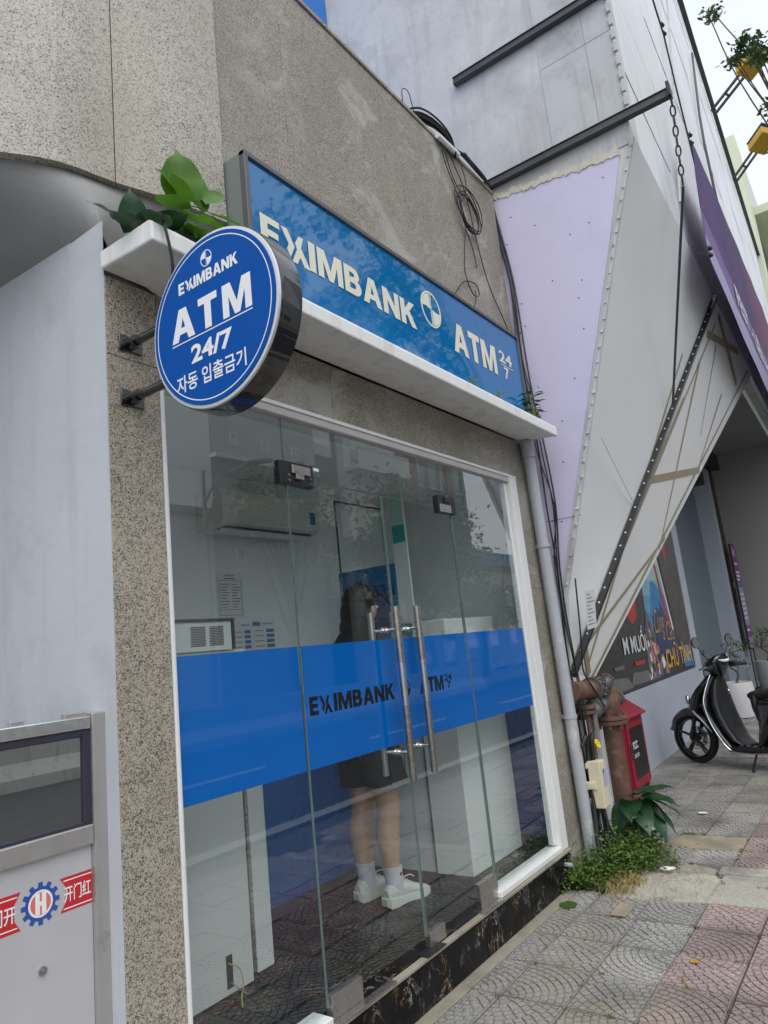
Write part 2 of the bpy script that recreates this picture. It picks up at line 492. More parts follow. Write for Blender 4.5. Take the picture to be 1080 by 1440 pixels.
def gloss_paint(name, col, ior, rough, wave=0):
    m, nt, b = newmat(name)
    nt.links.new(mixc(nt, 1, col, mrange(nt, noise(nt, 2, 3), .3, .7, .95, 1.05), 'MULTIPLY'), b.inputs['Base Color'])
    b.inputs['Roughness'].default_value = rough; b.inputs['IOR'].default_value = ior
    if wave: bump(nt, b, noise(nt, 5, 2), wave, .02)
    return m
FILM = gloss_paint('blue_film', (.0, .115, .44), 1.7, .03)
SIGNBL = gloss_paint('sign_blue', (.0, .145, .39), 1.6, .04, .05)

def concrete_tile(name, col, dark, grit=260):
    m, nt, b = newmat(name)
    oi = nd(nt, 'ShaderNodeObjectInfo')
    vo = nd(nt, 'ShaderNodeTexVoronoi'); vo.inputs['Scale'].default_value = grit; nt.links.new(posn(nt), vo.inputs['Vector'])
    sp = nd(nt, 'ShaderNodeSeparateColor'); nt.links.new(vo.outputs['Color'], sp.inputs[0])
    c = mixc(nt, ramp(nt, sp.outputs[0], [(0, 0), (1, 1)]), dark, col)
    c = mixc(nt, ramp(nt, sp.outputs[1], [(0, .8), (.10, 0)], 'CONSTANT'), c, [min(1, x * 1.55) for x in col])
    c = mixc(nt, 1, c, mrange(nt, oi.outputs['Random'], 0, 1, .82, 1.15), 'MULTIPLY')
    c = mixc(nt, mrange(nt, noise(nt, 1.7, 6, .65), .46, .66, 0, .8), c, (.13, .125, .11))
    c = mixc(nt, mrange(nt, noise(nt, .9, 4, .6), .50, .74, 0, .65), c, (.33, .30, .23))
    nt.links.new(c, b.inputs['Base Color']); b.inputs['Roughness'].default_value = .85
    bump(nt, b, vo.outputs['Distance'], .25, .003)
    return m
PAVG = concrete_tile('paver_grey', (.37, .36, .345), (.235, .23, .22))
PAVP = concrete_tile('paver_pink', (.40, .315, .295), (.265, .20, .19))
PAVC = concrete_tile('cover_concrete', (.42, .405, .35), (.30, .29, .25))
MORTAR = M('mortar_bed', (.115, .11, .095), .95, 0, .3, 6, .4, 60, dirt=(.075, .095, .04), dscale=3, dth=(.5, .65))
CEMENT = M('cement_strip', (.30, .275, .22), .9, 0, .2, 3, .6, 30, dirt=(.15, .15, .10), dscale=3.5, dth=(.5, .7))
SAND = M('sand_fill', (.33, .28, .19), .95, 0, .25, 5, .6, 50, dirt=(.21, .20, .16), dscale=4, dth=(.48, .62))
LIMEC = M('broken_concrete', (.37, .35, .29), .9, 0, .18, 6, .7, 25, dirt=(.24, .23, .17), dscale=4, dth=(.52, .7))
ASPHALT = M('asphalt', (.055, .056, .058), .85, 0, .15, 3, .4, 120)
ROADW = M('road_white', (.62, .62, .60), .7, 0, .1, 5)
KERB = M('kerb_stone', (.40, .40, .39), .85, 0, .1, 3, .3, 40)
GROUNDM = M('ground_dirt', (.17, .165, .15), .95, 0, .2, .3)
BARRIER = M('barrier_concrete', (.52, .51, .47), .85, 0, .1, 1, .2, 20, streak=(.24, .22, .15))

def leafmat(name, c1, c2, rough=.4, tr=.25):
    m, nt, b = newmat(name)
    oi = nd(nt, 'ShaderNodeNewGeometry')
    f = nd(nt, 'ShaderNodeTexWhiteNoise', noise_dimensions='1D'); nt.links.new(oi.outputs['Random Per Island'], f.inputs['W'])
    c = mixc(nt, f.outputs['Value'], c1, c2)
    c = mixc(nt, 1, c, mrange(nt, noise(nt, 14, 3), .3, .7, .85, 1.15), 'MULTIPLY')
    nt.links.new(c, b.inputs['Base Color']); b.inputs['Roughness'].default_value = rough
    t = nd(nt, 'ShaderNodeBsdfTranslucent'); nt.links.new(c, t.inputs[0])
    mx = nd(nt, 'ShaderNodeMixShader'); mx.inputs[0].default_value = tr
    nt.links.new(b.outputs[0], mx.inputs[1]); nt.links.new(t.outputs[0], mx.inputs[2])
    nt.links.new(mx.outputs[0], nt.nodes['Material Output'].inputs[0])
    return m
LEAF_FIG = leafmat('fig_leaf', (.075, .20, .012), (.16, .33, .035), .4, .35)
LEAF_DARK = leafmat('dark_leaf', (.02, .065, .025), (.035, .10, .04), .32, .15)
LEAF_WEED = leafmat('weed_leaf', (.05, .125, .02), (.15, .22, .045))
LEAF_TREE = leafmat('tree_leaf', (.035, .075, .02), (.065, .12, .03))
LEAF_BON = leafmat('bonsai_leaf', (.035, .09, .02), (.06, .13, .03))
RACHIS = M('leaf_stem', (.28, .10, .06), .5, 0, .1, 20)
STEMG = M('green_stem', (.12, .16, .05), .6, 0, .1, 20)
DRYL = M('dry_leaf', (.42, .22, .05), .7, 0, .2, 30)
# ---------------------------------------------------------------- ground, road, pavement
solo('ground', MB().box((-150, -150, -.60), (200, 150, -.17)), GROUNDM, kind='structure')
solo('road', MB().box((-60, -11.2, -.165), (120, -3.3, -.15)), ASPHALT, kind='structure')
m = MB()
for i in range(-8, 16):
    m.box((i * 6, -7.3, -.150), (i * 6 + 3, -7.17, -.146))
solo('road_marking', m, ROADW, kind='structure')
pave = solo('pavement', MB().box((-60, -3.1, -.168), (60, 0.9, -.040)), MORTAR, kind='structure')
PX, PY = .345, .308
def kx(i): return 4.150 + PX * i
def ky(j): return -.240 - PY * j

def clip(poly, x0, x1, y0, y1):
    for ax, lim, sg in ((0, x0, 1), (0, x1, -1), (1, y0, 1), (1, y1, -1)):
        out = []
        for i in range(len(poly)):
            a, b = poly[i - 1], poly[i]
            ia, ib = (a[ax] - lim) * sg >= 0, (b[ax] - lim) * sg >= 0
            if ia != ib:
                t = (lim - a[ax]) / (b[ax] - a[ax])
                out.append((a[0] + (b[0] - a[0]) * t, a[1] + (b[1] - a[1]) * t))
            if ib: out.append(b)
        poly = out
        if len(poly) < 3: return []
    return poly

def paver_mb(cx, cy, seed, ox=0, oy=0, base=True, ylo=0):
    rnd = random.Random(seed); mb = MB()
    g = .005
    if base: mb.box((ox + g, oy + ylo + g, -.042), (ox + PX - g, oy + PY - g, -.0085))
    r0 = .012; k = 0
    while r0 < math.hypot(PX, PY):
        dr = .0345; rm = r0 + dr / 2
        n = max(1, round(math.pi / 2 * rm / .043)); sh = .5 if k % 2 else 0
        for q in range(-1, n + 1):
            a0 = (q + sh) / n * math.pi / 2; a1 = (q + 1 + sh) / n * math.pi / 2
            a0 = max(a0, 0); a1 = min(a1, math.pi / 2)
            if a1 - a0 < .03: continue
            da = .003 / rm; ri, ro = r0 + .003, r0 + dr - .003
            ri = max(ri, .004)
            A0, A1 = a0 + da, a1 - da; am = (A0 + A1) / 2
            pl = [(ri, A0), (ro, A0), (ro, am), (ro, A1), (ri, A1), (ri, am)]
            pts = []
            for r, a in pl:
                x, y = r * math.cos(a), r * math.sin(a)
                pts.append((x if cx == 0 else PX - x, y if cy == 0 else PY - y))
            pts = clip(pts, .0085, PX - .0085, ylo + .0085, PY - .0085)
            if len(pts) < 3: continue
            ar = abs(sum(pts[i-1][0]*pts[i][1] - pts[i][0]*pts[i-1][1] for i in range(len(pts)))) / 2
            if ar < 2.5e-5: continue
            mx_ = sum(p[0] for p in pts) / len(pts); my_ = sum(p[1] for p in pts) / len(pts)
            zt = rnd.uniform(-.0012, .0008); nn = len(pts)
            lo = [(ox + p[0], oy + p[1], -.010) for p in pts]
            hi = [(ox + mx_ + (p[0]-mx_)*.93, oy + my_ + (p[1]-my_)*.93, zt) for p in pts]
            mb.add(lo + hi, [tuple(range(nn, 2*nn))] + [(i, (i+1) % nn, nn + (i+1) % nn, nn + i) for i in range(nn)])
        r0 += dr; k += 1
    return mb

PM = {}
for cx in (0, 1):
    for cy in (0, 1):
        me = paver_mb(cx, cy, cx * 2 + cy).mesh('paver')
        for nm_, mt in (('g', PAVG), ('p', PAVP)):
            c = me.copy(); c.materials.append(mt); PM[(cx, cy, nm_)] = c

def skip(i, j):
    xc, yc = kx(i) + PX / 2, ky(j) - PY / 2
    if kx(i) < 4.99 and xc < .9: return False
    if i in (1, 2): return True                       # covers and broken concrete
    if i == 4 and j in (0, 1): return True            # sand strip
    if i == 4 and j == -1: return True                # lifted slab
    if j < 0 and kx(i) < 5.0: return True
    return False

HM = []
_PY = PY
PY = .150
for cx in (0, 1):
    me = paver_mb(cx, 1, 40 + cx).mesh('paver'); me.materials.append(PAVG); HM.append(me)
PY = _PY
for i in range(-10, 1):
    o = bpy.data.objects.new('paver', HM[1 if i % 2 == 0 else 0]); COL.objects.link(o); o.parent = pave
    o.location = (kx(i), -.238, random.uniform(-.005, .0)); o.rotation_euler = (R(random.uniform(-.6, .6)), R(random.uniform(-.6, .6)), 0)
far = {'g': MB(), 'p': MB()}
for i in range(-14, 30):
    for j in range(-3, 8):
        if j < 0 and kx(i) < 5.0: continue
        if skip(i, j): continue
        x, y = kx(i), ky(j) - PY
        col = 'p' if j >= 2 and not (j >= 5) else 'g'
        if i == 3 and j == 2: col = 'p'
        key = (1 if i % 2 == 0 else 0, 1 if j % 2 == 0 else 0, col)
        near = 2.2 < x < 13 and y > -1.62
        if near:
            o = bpy.data.objects.new('paver', PM[key]); COL.objects.link(o); o.parent = pave
            o.location = (x, y, random.uniform(-.008, .002))
            o.rotation_euler = (R(random.uniform(-.9, .9)), R(random.uniform(-.9, .9)), R(random.uniform(-.5, .5)))
        else:
            g = .004; z = random.uniform(-.008, 0)
            far[col].box((x + g, y + g, -.039), (x + PX - g, y + PY - g, z))
for c, mt in (('g', PAVG), ('p', PAVP)):
    tag(part('paver_field', far[c], mt, pave), kind='stuff')

part('cement_strip', MB().box((-2, -.088, -.039), (4.48, -.002, -.002)), CEMENT, pave, bevel=.004)
# covers of the service trench
for y0 in range(3):
    ya = -.84 - y0 * .52
    part('trench_cover', MB().box((4.645, ya - .505, -.038), (5.02, ya, -.006)), PAVC, pave, bevel=.005)
part('trench_border', MB().box((4.505, -2.5, -.038), (4.633, -.835, -.002)), PAVC, pave, bevel=.006)
part('trench_border', MB().box((5.032, -2.5, -.038), (5.178, -.80, -.003)), PAVC, pave, bevel=.006)
part('sand_patch', MB().box((5.535, -.85, -.039), (5.87, -.245, -.012)), SAND, pave)
part('sand_patch', MB().box((4.155, -.49, -.003), (4.36, -.40, .0015)), SAND, pave, bevel=.002)

def rough_slab(x0, x1, y0, y1, z, amp, seed, n=26):
    rnd = random.Random(seed); mb = MB(); N = n; pts = []
    ph = [rnd.uniform(0, 6.28) for _ in range(10)]
    for b in range(N + 1):
        for a in range(N + 1):
            u, v = a / N, b / N
            x = x0 + (x1 - x0) * u; y = y0 + (y1 - y0) * v
            e = min(u, 1 - u, v, 1 - v)
            h = sum(math.sin(ph[q] + (x * math.cos(ph[q+1]) + y * math.sin(ph[q+1])) * (14 + 9 * q)) / (1 + .5 * q) for q in range(6))
            zz = z + amp * h * .4 + rnd.uniform(-1, 1) * amp * .35
            if e < .12: zz -= (.12 - e) * .35
            pts.append((x + rnd.uniform(-.006, .006), y + rnd.uniform(-.006, .006), zz))
    fs = [(b*(N+1)+a, b*(N+1)+a+1, (b+1)*(N+1)+a+1, (b+1)*(N+1)+a) for b in range(N) for a in range(N)]
    mb.add(pts, fs); return mb
part('broken_concrete', rough_slab(4.40, 5.03, -.86, -.20, .002, .013, 3, 44), LIMEC, pave)
part('broken_concrete', rough_slab(5.0, 5.56, -.84, -.02, -.018, .014, 5, 40), CEMENT, pave)
part('broken_concrete', rough_slab(4.44, 5.6, -.26, .03, -.014, .010, 8), SOIL, pave)
# the lifted slab by the plant
me = paver_mb(0, 1, 9).mesh('paver'); me.materials.append(PAVG)
o = bpy.data.objects.new('paver', me); COL.objects.link(o); o.parent = pave
o.location = (5.66, -.235, .035); o.rotation_euler = (R(-2), R(3), R(9))
o['label'] = 'grey fan patterned paver lifted out of its bed'
me = MB().box((0, 0, -.03), (.30, .26, 0)).mesh('paver'); me.materials.append(PAVG)
o = bpy.data.objects.new('paver', me); COL.objects.link(o); o.parent = pave
o.location = (5.60, -.33, .012); o.rotation_euler = (R(3), R(-3), R(-14))
o['label'] = 'plain grey slab lying loose and tilted'
# kerb
k0 = MB().box((.004, -3.3, -.16), (.994, -3.1, .0)).mesh('kerb_stone'); k0.materials.append(KERB)
for i in range(-6, 26):
    o = bpy.data.objects.new('kerb_stone', k0); COL.objects.link(o); o.parent = pave; o.location = (i, 0, random.uniform(-.004, .002))

# debris: leaves and scraps on the paving
def scrap(x, y, z, s, m, name, label, cat, rz, seed, curl=.3):
    rnd = random.Random(seed); mb = MB(); n = 7; pts = []
    for i in range(n + 1):
        t = i / n; w = math.sin(math.pi * t) ** .7 * .42 + .01
        for sgn in (-1, 0, 1):
            pts.append((s * (t - .5), s * w * sgn * rnd.uniform(.8, 1.1), z + .004 + s * curl * (abs(sgn) * .18 + .25 * (t - .5) ** 2)))
    fs = []
    for i in range(n):
        for q in (0, 1): fs.append((i*3+q, i*3+q+1, (i+1)*3+q+1, (i+1)*3+q))
    mb.add(pts, fs)
    c, sn = math.cos(rz), math.sin(rz)
    mb.v = [(x + p[0]*c - p[1]*sn, y + p[0]*sn + p[1]*c, p[2]) for p in mb.v]
    return solo(name, mb, m, label, cat, (x, y, z))
scrap(4.22, -.13, -.004, .13, LEAF_WEED, 'fallen_leaf', 'flat green leaf lying on the cement strip by the marble base', 'leaf', .4, 1, .1)
scrap(3.72, -.95, .001, .05, DRYL, 'fallen_leaf', 'small orange dry leaf lying on the pink paving', 'leaf', 1.2, 2)
scrap(4.95, -.52, .015, .10, PAPER, 'paper_scrap', 'white scrap of paper at the end of the broken concrete', 'litter', 2.0, 3)
scrap(5.55, -.32, .004, .09, PAPER, 'paper_scrap', 'white scrap of paper on the sand strip beside the loose slab', 'litter', .3, 4)
scrap(5.72, -.20, .05, .12, PAPER, 'paper_scrap', 'white scrap of paper under the big dark leaves', 'litter', .9, 5)
scrap(5.70, -.12, .05, .14, PAPER, 'paper_scrap', 'crumpled white paper lying on the lifted slab behind the dark leaves', 'litter', 2.4, 6)
scrap(6.45, -.42, .001, .08, PAPER, 'paper_scrap', 'pale scrap of paper on the grey paving beyond the slab', 'litter', 1.4, 7)
solo('dry_twig', MB().tube(smooth_path([(3.56, -.93, .004), (3.48, -.97, .010), (3.42, -1.02, .004), (3.36, -1.05, .006)], 4), .0022, 6), DRYL, 'thin dry twig lying across a joint of the pink paving', 'twig', (3.45, -1.0, 0))

def blades(n, f, hmin, hmax, seed, w=.004):
    rnd = random.Random(seed); mb = MB()
    for _ in range(n):
        x, y, z = f(rnd); h = rnd.uniform(hmin, hmax); a = rnd.uniform(0, 6.28); l = rnd.uniform(.1, .9) * h
        dx, dy = math.cos(a), math.sin(a)
        mb.add([(x - dy*w, y + dx*w, z), (x + dy*w, y - dx*w, z), (x + dx*l*.4 + dy*w*.7, y + dy*l*.4 - dx*w*.7, z + h*.7), (x + dx*l, y + dy*l, z + h), (x + dx*l*.4 - dy*w*.7, y + dy*l*.4 + dx*w*.7, z + h*.7)], [(0, 1, 2, 3, 4)])
    return mb
def joints(rnd):
    if rnd.random() < .5: return (kx(rnd.randint(-4, 6)) + rnd.uniform(-.006, .006), -.24 - rnd.random() ** 1.3 * 1.3, -.01)
    return (2.6 + rnd.random() * 3.6, ky(rnd.choice((0, 1, 2, 2, 2, 3))) + rnd.uniform(-.006, .006), -.01)
spots = [joints(random.Random(q)) for q in range(90)]
def tuft(rnd):
    s = rnd.choice(spots); return (s[0] + rnd.gauss(0, .008), s[1] + rnd.gauss(0, .008), s[2])
solo('grass', blades(1100, tuft, .005, .016, 4, .0018), LEAF_WEED, kind='stuff')
tag(bpy.data.objects['grass'], 'tiny grass and moss growing in the joints of the paving', 'grass')

# weeds at the foot of the pipes
def weeds(n, seed):
    rnd = random.Random(seed); mb = MB()
    cl = [(4.52, -.02, .13), (4.58, -.16, .11), (4.72, -.12, .20), (4.86, -.22, .20), (5.0, -.12, .24), (5.08, -.32, .22), (5.2, -.22, .20), (5.3, -.30, .16), (4.95, -.36, .14), (4.72, -.22, .10), (5.12, -.40, .10), (5.4, -.14, .20)]
    for _ in range(n):
        c = rnd.choice(cl); r = rnd.random() ** .6 * .15; a = rnd.uniform(0, 6.28)
        h = c[2] * (rnd.uniform(.15, 1) if rnd.random() > .06 else rnd.uniform(1, 1.5)) * (1 - (r / .19) ** 2 * .7)
        x, y, z = c[0] + r*math.cos(a), c[1] + r*math.sin(a), max(.004, h)
        if y > .0 and x < 4.99: y = -y
        s = rnd.uniform(.007, .016) * (1.7 if rnd.random() < .12 else 1); t = rnd.uniform(-.7, .5); b = rnd.uniform(0, 6.28)
        ux = V(math.cos(b)*math.cos(t), math.sin(b)*math.cos(t), math.sin(t)); uy = V(-math.sin(b), math.cos(b), rnd.uniform(-.4, .4)).normalized(); nn = ux.cross(uy)
        p = V(x, y, z)
        mb.add([p, p + ux*s*.6 + uy*s*.62 + nn*s*.12, p + ux*s*1.5 + uy*s*.3, p + ux*s*1.75, p + ux*s*1.5 - uy*s*.3, p + ux*s*.6 - uy*s*.62 + nn*s*.12, p + ux*s*.9 - nn*s*.1],
               [(0, 6, 1), (1, 6, 2), (2, 6, 3), (3, 6, 4), (4, 6, 5), (5, 6, 0)])
        if rnd.random() < .10:
            q = V(c[0] + r*.4*math.cos(a), c[1] + r*.4*math.sin(a), 0)
            if q.y > -.005: q.y = -.005
            d = (p - q); sd = d.cross(V(0, 0, 1)); sd = sd.normalized()*.0015 if sd.length > 0 else V(.0015, 0, 0)
            mb.add([q - sd, q + sd, p + sd, p - sd], [(0, 1, 2, 3)])
    return mb
tag(solo('weeds', weeds(5200, 11), LEAF_WEED, kind='stuff'), 'bright green weeds spreading at the foot of the grey drainpipe', 'weeds')
tag(solo('dry_grass', blades(420, lambda r: (4.62 + r.gauss(0, .10), -.33 + r.gauss(0, .05), -.002), .02, .07, 21, .0022), M('dry_stalk', (.36, .30, .13), .8, 0, .2, 30), kind='stuff'), 'yellow dry stalks at the edge of the weeds', 'grass')
# ---------------------------------------------------------------- the bank building
bank = thing('bank_building', 'speckled granite bank front with glass doors and a blue band across the glass', 'building', (1.4, 0, 0))
def BP(name, a, b, m, bevel=.003, **k): return part(name, MB().box(a, b), m, bank, bevel=bevel, **k)
# left pillar
for z0, z1 in ((0, 2.69), (2.692, 2.99)):
    BP('granite_panel', (1.365, 0, z0), (1.578, .22, z1), G_PILLAR, .002)
# right pillar and lintel
for z0, z1 in ((0, 1.9), (1.9015, 2.7)):
    BP('granite_panel', (4.605, 0, z0), (4.985, .05, z1), G_DARK, .002)
for x0, x1 in ((1.581, 2.60), (2.603, 3.62), (3.623, 4.985)):
    BP('granite_panel', (x0, .001, 2.7 + .003), (x1, .221, 2.995), G_DARK, .002)
DARKW = M('recess_shade', (.20, .195, .19), .85, 0, .1, 2)  # shade under the bay is put into this darker wall colour
# upper wall and parapet
xs = (1.95, 2.44, 3.36, 4.22, 4.985)
for k in range(4):
    BP('granite_panel', (xs[k] + .0008, 0, 3.08), (xs[k+1] - .0008, .2, 5.17), G_DARK, .0)
BP('parapet_cap', (1.95, -.012, 5.172), (4.99, .25, 5.20), G_DARK, .004)
BP('wall', (1.6, .225, 2.99), (4.98, .40, 5.16), CONC, 0)
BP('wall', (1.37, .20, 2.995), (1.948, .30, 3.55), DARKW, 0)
BP('roof', (1.6, .405, 4.6), (4.98, 6, 4.75), CONC, 0)
# rounded light granite bay over the entrance of the recess
cur = [(1.949, -.03), (1.77, -.005), (1.62, .03), (1.474, .075), (1.267, .12), (1.108, .215), (.93, .34), (.74, .53), (.57, .78), (.42, 1.1), (.3, 1.5), (.25, 2.0)]
cur = [tuple(p)[:2] for p in smooth_path([(x, y, 0) for x, y in cur], 3)]
def bay(i0, i1, z0, z1):
    mb = MB(); a = cur[i0:i1 + 1]
    a[0] = tuple(lerp((*a[0], 0), (*a[1], 0), .03))[:2]; a[-1] = tuple(lerp((*a[-1], 0), (*a[-2], 0), .03))[:2]
    out = [V(x, y, z0) for x, y in a]; inn = [V(x + .09, y + .10, z0) for x, y in reversed(a)]
    mb.prism(out + inn, (0, 0, z1 - z0)); return mb
cuts = [0, 9, 16, 24, 33]
for a, b in zip(cuts, cuts[1:]):
    for z0, z1 in ((3.46, 4.9), (4.903, 7.0)):
        part('granite_panel', bay(a, b, z0, z1), G_LIGHT, bank)
# soffit from the bay edge down to the white side wall
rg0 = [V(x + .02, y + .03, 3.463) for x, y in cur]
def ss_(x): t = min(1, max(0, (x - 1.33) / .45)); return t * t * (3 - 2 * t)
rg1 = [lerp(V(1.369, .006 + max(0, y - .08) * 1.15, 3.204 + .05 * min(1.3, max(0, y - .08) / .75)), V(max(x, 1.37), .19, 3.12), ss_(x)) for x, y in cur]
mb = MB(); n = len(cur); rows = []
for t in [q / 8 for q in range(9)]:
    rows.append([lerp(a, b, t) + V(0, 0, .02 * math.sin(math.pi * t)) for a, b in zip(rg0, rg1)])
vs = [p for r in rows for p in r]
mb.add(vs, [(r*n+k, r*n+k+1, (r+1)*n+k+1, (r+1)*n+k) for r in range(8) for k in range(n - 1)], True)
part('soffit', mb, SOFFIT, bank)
part('roof', MB().prism([V(x + .05, y + .12, 3.56) for x, y in cur] + [V(.25, 4, 3.56), V(1.94, 4, 3.56)], (0, 0, .05)), CONC, bank)  # unseen slab added above the soffit to block light from behind the bay
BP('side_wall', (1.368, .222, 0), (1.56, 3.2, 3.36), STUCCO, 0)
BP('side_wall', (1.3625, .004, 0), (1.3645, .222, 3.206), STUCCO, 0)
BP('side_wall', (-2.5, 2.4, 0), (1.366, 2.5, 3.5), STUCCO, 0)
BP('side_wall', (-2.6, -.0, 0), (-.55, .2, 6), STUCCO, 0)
BP('floor', (-.54, -.0, -.03), (1.36, 2.39, .01), CEMENT, 0)
# ledge over the window (thin cantilevered slab)
mb = MB(); x0, x1 = 1.345, 4.80
mb.prism([(x0, -.30, 2.985), (x0, -.302, 3.052), (x0, -.285, 3.068), (x0, -.002, 3.072), (x0, -.002, 3.003)], (x1 - x0, 0, 0))
mb.v = [(x, y, z - (.022 * max(0, (x - 3.2) / 1.6) if y < -.1 else 0)) for x, y, z in mb.v]
part('ledge', mb, LEDGE, bank, bevel=.008)
# frame round the glass
FR = [('window_frame', (4.49, -.018, .212), (4.602, .05, 2.698), FRAMEW), ('window_frame', (1.580, -.012, 2.645), (4.488, .10, 2.698), FRAMEG),
      ('window_frame', (1.58, -.004, .262), (1.598, .10, 2.643), FRAMEW), ('window_frame', (3.63, -.025, .212), (4.488, .08, .246), FRAMEW),
      ('window_frame', (1.58, -.025, .212), (2.225, .08, .246), FRAMEW)]
for nme, a, b, mt in FR: BP(nme, a, b, mt, .006)
BP('window_frame', (1.6, -.020, 2.682), (4.60, -.0125, 2.7), FRAMEW, .002)
BP('window_frame', (4.452, .012, .258), (4.488, .05, 2.643), FRAMEW, .003)
# marble plinth
xs2 = (1.58, 2.26, 2.80, 3.42, 4.02, 4.604)
for a, b in zip(xs2, xs2[1:]):
    BP('marble_panel', (a + .0015, -.022, 0), (b - .0015, .05, .185), MARBLE, .002)
BP('threshold', (1.58, -.036, .194), (4.606, .0, .2105), CEMENT, .004)
BP('marble_panel', (1.58, -.020, .1852), (4.604, .05, .1938), MARBLE, .0)
BP('threshold', (2.23, .0, .1865), (3.628, .10, .2125), MARBLE, .002)
# room behind the glass
fx = [1.60 + .6 * i for i in range(6)] + [4.97]
for a, b in zip(fx, fx[1:]):
    for c, d in ((.101, .66), (.662, 1.22)):
        BP('floor_tile', (a + .001, c, .15), (b - .001, d, .20), MARBLE, .001)
BP('room_wall', (1.582, 1.20, .20), (4.978, 1.30, 2.85), INWALL, 0)
BP('room_wall', (4.86, .052, .20), (4.97, 1.198, 2.85), INWALL, 0)
BP('room_wall', (1.57, .224, .15), (1.60, 1.198, 2.85), INWALL, 0)
BP('room_wall', (4.842, .055, .201), (4.858, 1.17, 1.42), INBLUE, 0)
BP('room_wall', (1.62, 1.180, .201), (4.84, 1.198, 1.42), INBLUE, 0)
BP('ceiling', (1.582, .101, 2.75), (4.978, 1.198, 2.80), INWALL, 0)
BP('transom', (1.6, .10, 2.70), (4.98, .22, 2.75), FRAMEG, 0)
# pipe line panel on the back wall: dark thin outline
o = V(3.70, 1.196, 2.12)
mb = MB()
for a, b in (((4.02, 0, 2.16), (4.62, 0, 2.172)), ((4.02, 0, 2.70), (4.62, 0, 2.712)), ((4.02, 0, 2.16), (4.032, 0, 2.71)), ((4.608, 0, 2.16), (4.62, 0, 2.71))):
    mb.box((a[0], 1.192, a[2]), (b[0], 1.1985, b[2]))
part('wall_trim', mb, PRINTK, bank)

# glass
GY0, GY1 = .012, .022
BND0, BND1 = 1.133, 1.632
def pane(name, x0, x1, z0, z1, film=True, par=bank, edge=True):
    p = part(name, MB().box((x0, GY0, z0), (x1, GY1, z1)), GLASS, par)
    if edge:
        part('glass_edge', MB().box((x0 - .0006, GY0 - .001, z0), (x0 + .0012, GY1 + .001, z1)), GLASSE, p if par is bank else par)
    return p
def film_on(p, x0, x1, par):
    f = part('film', MB().box((x0, GY0 - .0016, BND0), (x1, GY0 - .0004, BND1)), FILM, par)
    return f
p = pane('glass_pane', 1.60, 2.225, .257, 2.64); film_on(p, 1.601, 2.223, p)
p = pane('glass_pane', 3.664, 4.448, .257, 2.64); film_on(p, 3.667, 4.425, p)
p = pane('glass_pane', 2.232, 3.658, 2.372, 2.64)

def door(x0, x1, hx, sgn, label):
    d = thing('glass_door', None, None, (0, 0, 0))
    d.parent = bank; d.location = (-1.4, 0, 0)
    d['label'] = label
    g = part('glass_pane', MB().box((x0, GY0, .262), (x1, GY1, 2.362)), GLASS, d)
    part('glass_edge', MB().box((x0 - .0006, GY0 - .001, .262), (x0 + .0012, GY1 + .001, 2.362)), GLASSE, d)
    part('glass_edge', MB().box((x1 - .0012, GY0 - .001, .262), (x1 + .0006, GY1 + .001, 2.362)), GLASSE, d)
    part('film', MB().box((x0 + .002, GY0 - .0016, BND0), (x1 - .002, GY0 - .0004, BND1)), FILM, d)
    for y, z0, z1 in ((-.062, .975, 1.785), (.095, .99, 1.77)):
        part('handle', MB().cyl((hx, y, z0 + .34 if y < 0 else z0), (hx, y, z1 - .27 if y < 0 else z1), .0165, 20), STEELB, d)
        if y < 0:
            part('handle_sleeve', MB().cyl((hx, y, z0), (hx, y, z0 + .34), .0172, 20), HSLEEVE, d)
            part('handle_sleeve', MB().cyl((hx, y, z1 - .27), (hx, y, z1), .0172, 20), HSLEEVE, d)
    for z in (1.10, 1.675):
        part('standoff', MB().cyl((hx, -.06, z), (hx, .095, z), .008, 12).cyl((hx, GY0 - .012, z), (hx, GY0, z), .016, 14).cyl((hx, GY1, z), (hx, GY1 + .012, z), .016, 14), CHROME, d)
    # bottom pivot patch
    bx = (x0 + .01, x0 + .20) if sgn < 0 else (x1 - .20, x1 - .01)
    part('patch_fitting', MB().box((bx[0], GY0 - .012, .2135), (bx[1], GY1 + .012, .332 if sgn > 0 else .30)), PATCHST, d, bevel=.002)
    return d
HSLEEVE = M('handle_sleeve', (.40, .37, .34), .28, .95, .2, 30)
dl = door(2.240, 2.944, 2.865, -1, 'left leaf of the glass door')
dr = door(2.952, 3.652, 3.052, 1, 'right leaf of the glass door')
part('patch_fitting', MB().box((2.955, GY0 - .012, .2136), (3.09, GY1 + .012, .275)), PATCHST, dr, bevel=.002)
# floor spring plates in front of the doors
part('floor_plate', MB().box((2.25, -.04, .2107), (2.62, .0, .2145)), PATCHST, bank, bevel=.001)
part('floor_plate', MB().box((3.40, -.04, .2107), (3.63, .0, .2145)), PATCHST, bank, bevel=.001)
part('floor_plate', MB().box((2.86, -.042, .2107), (3.02, .02, .2165)), BLACKP, bank, bevel=.002)
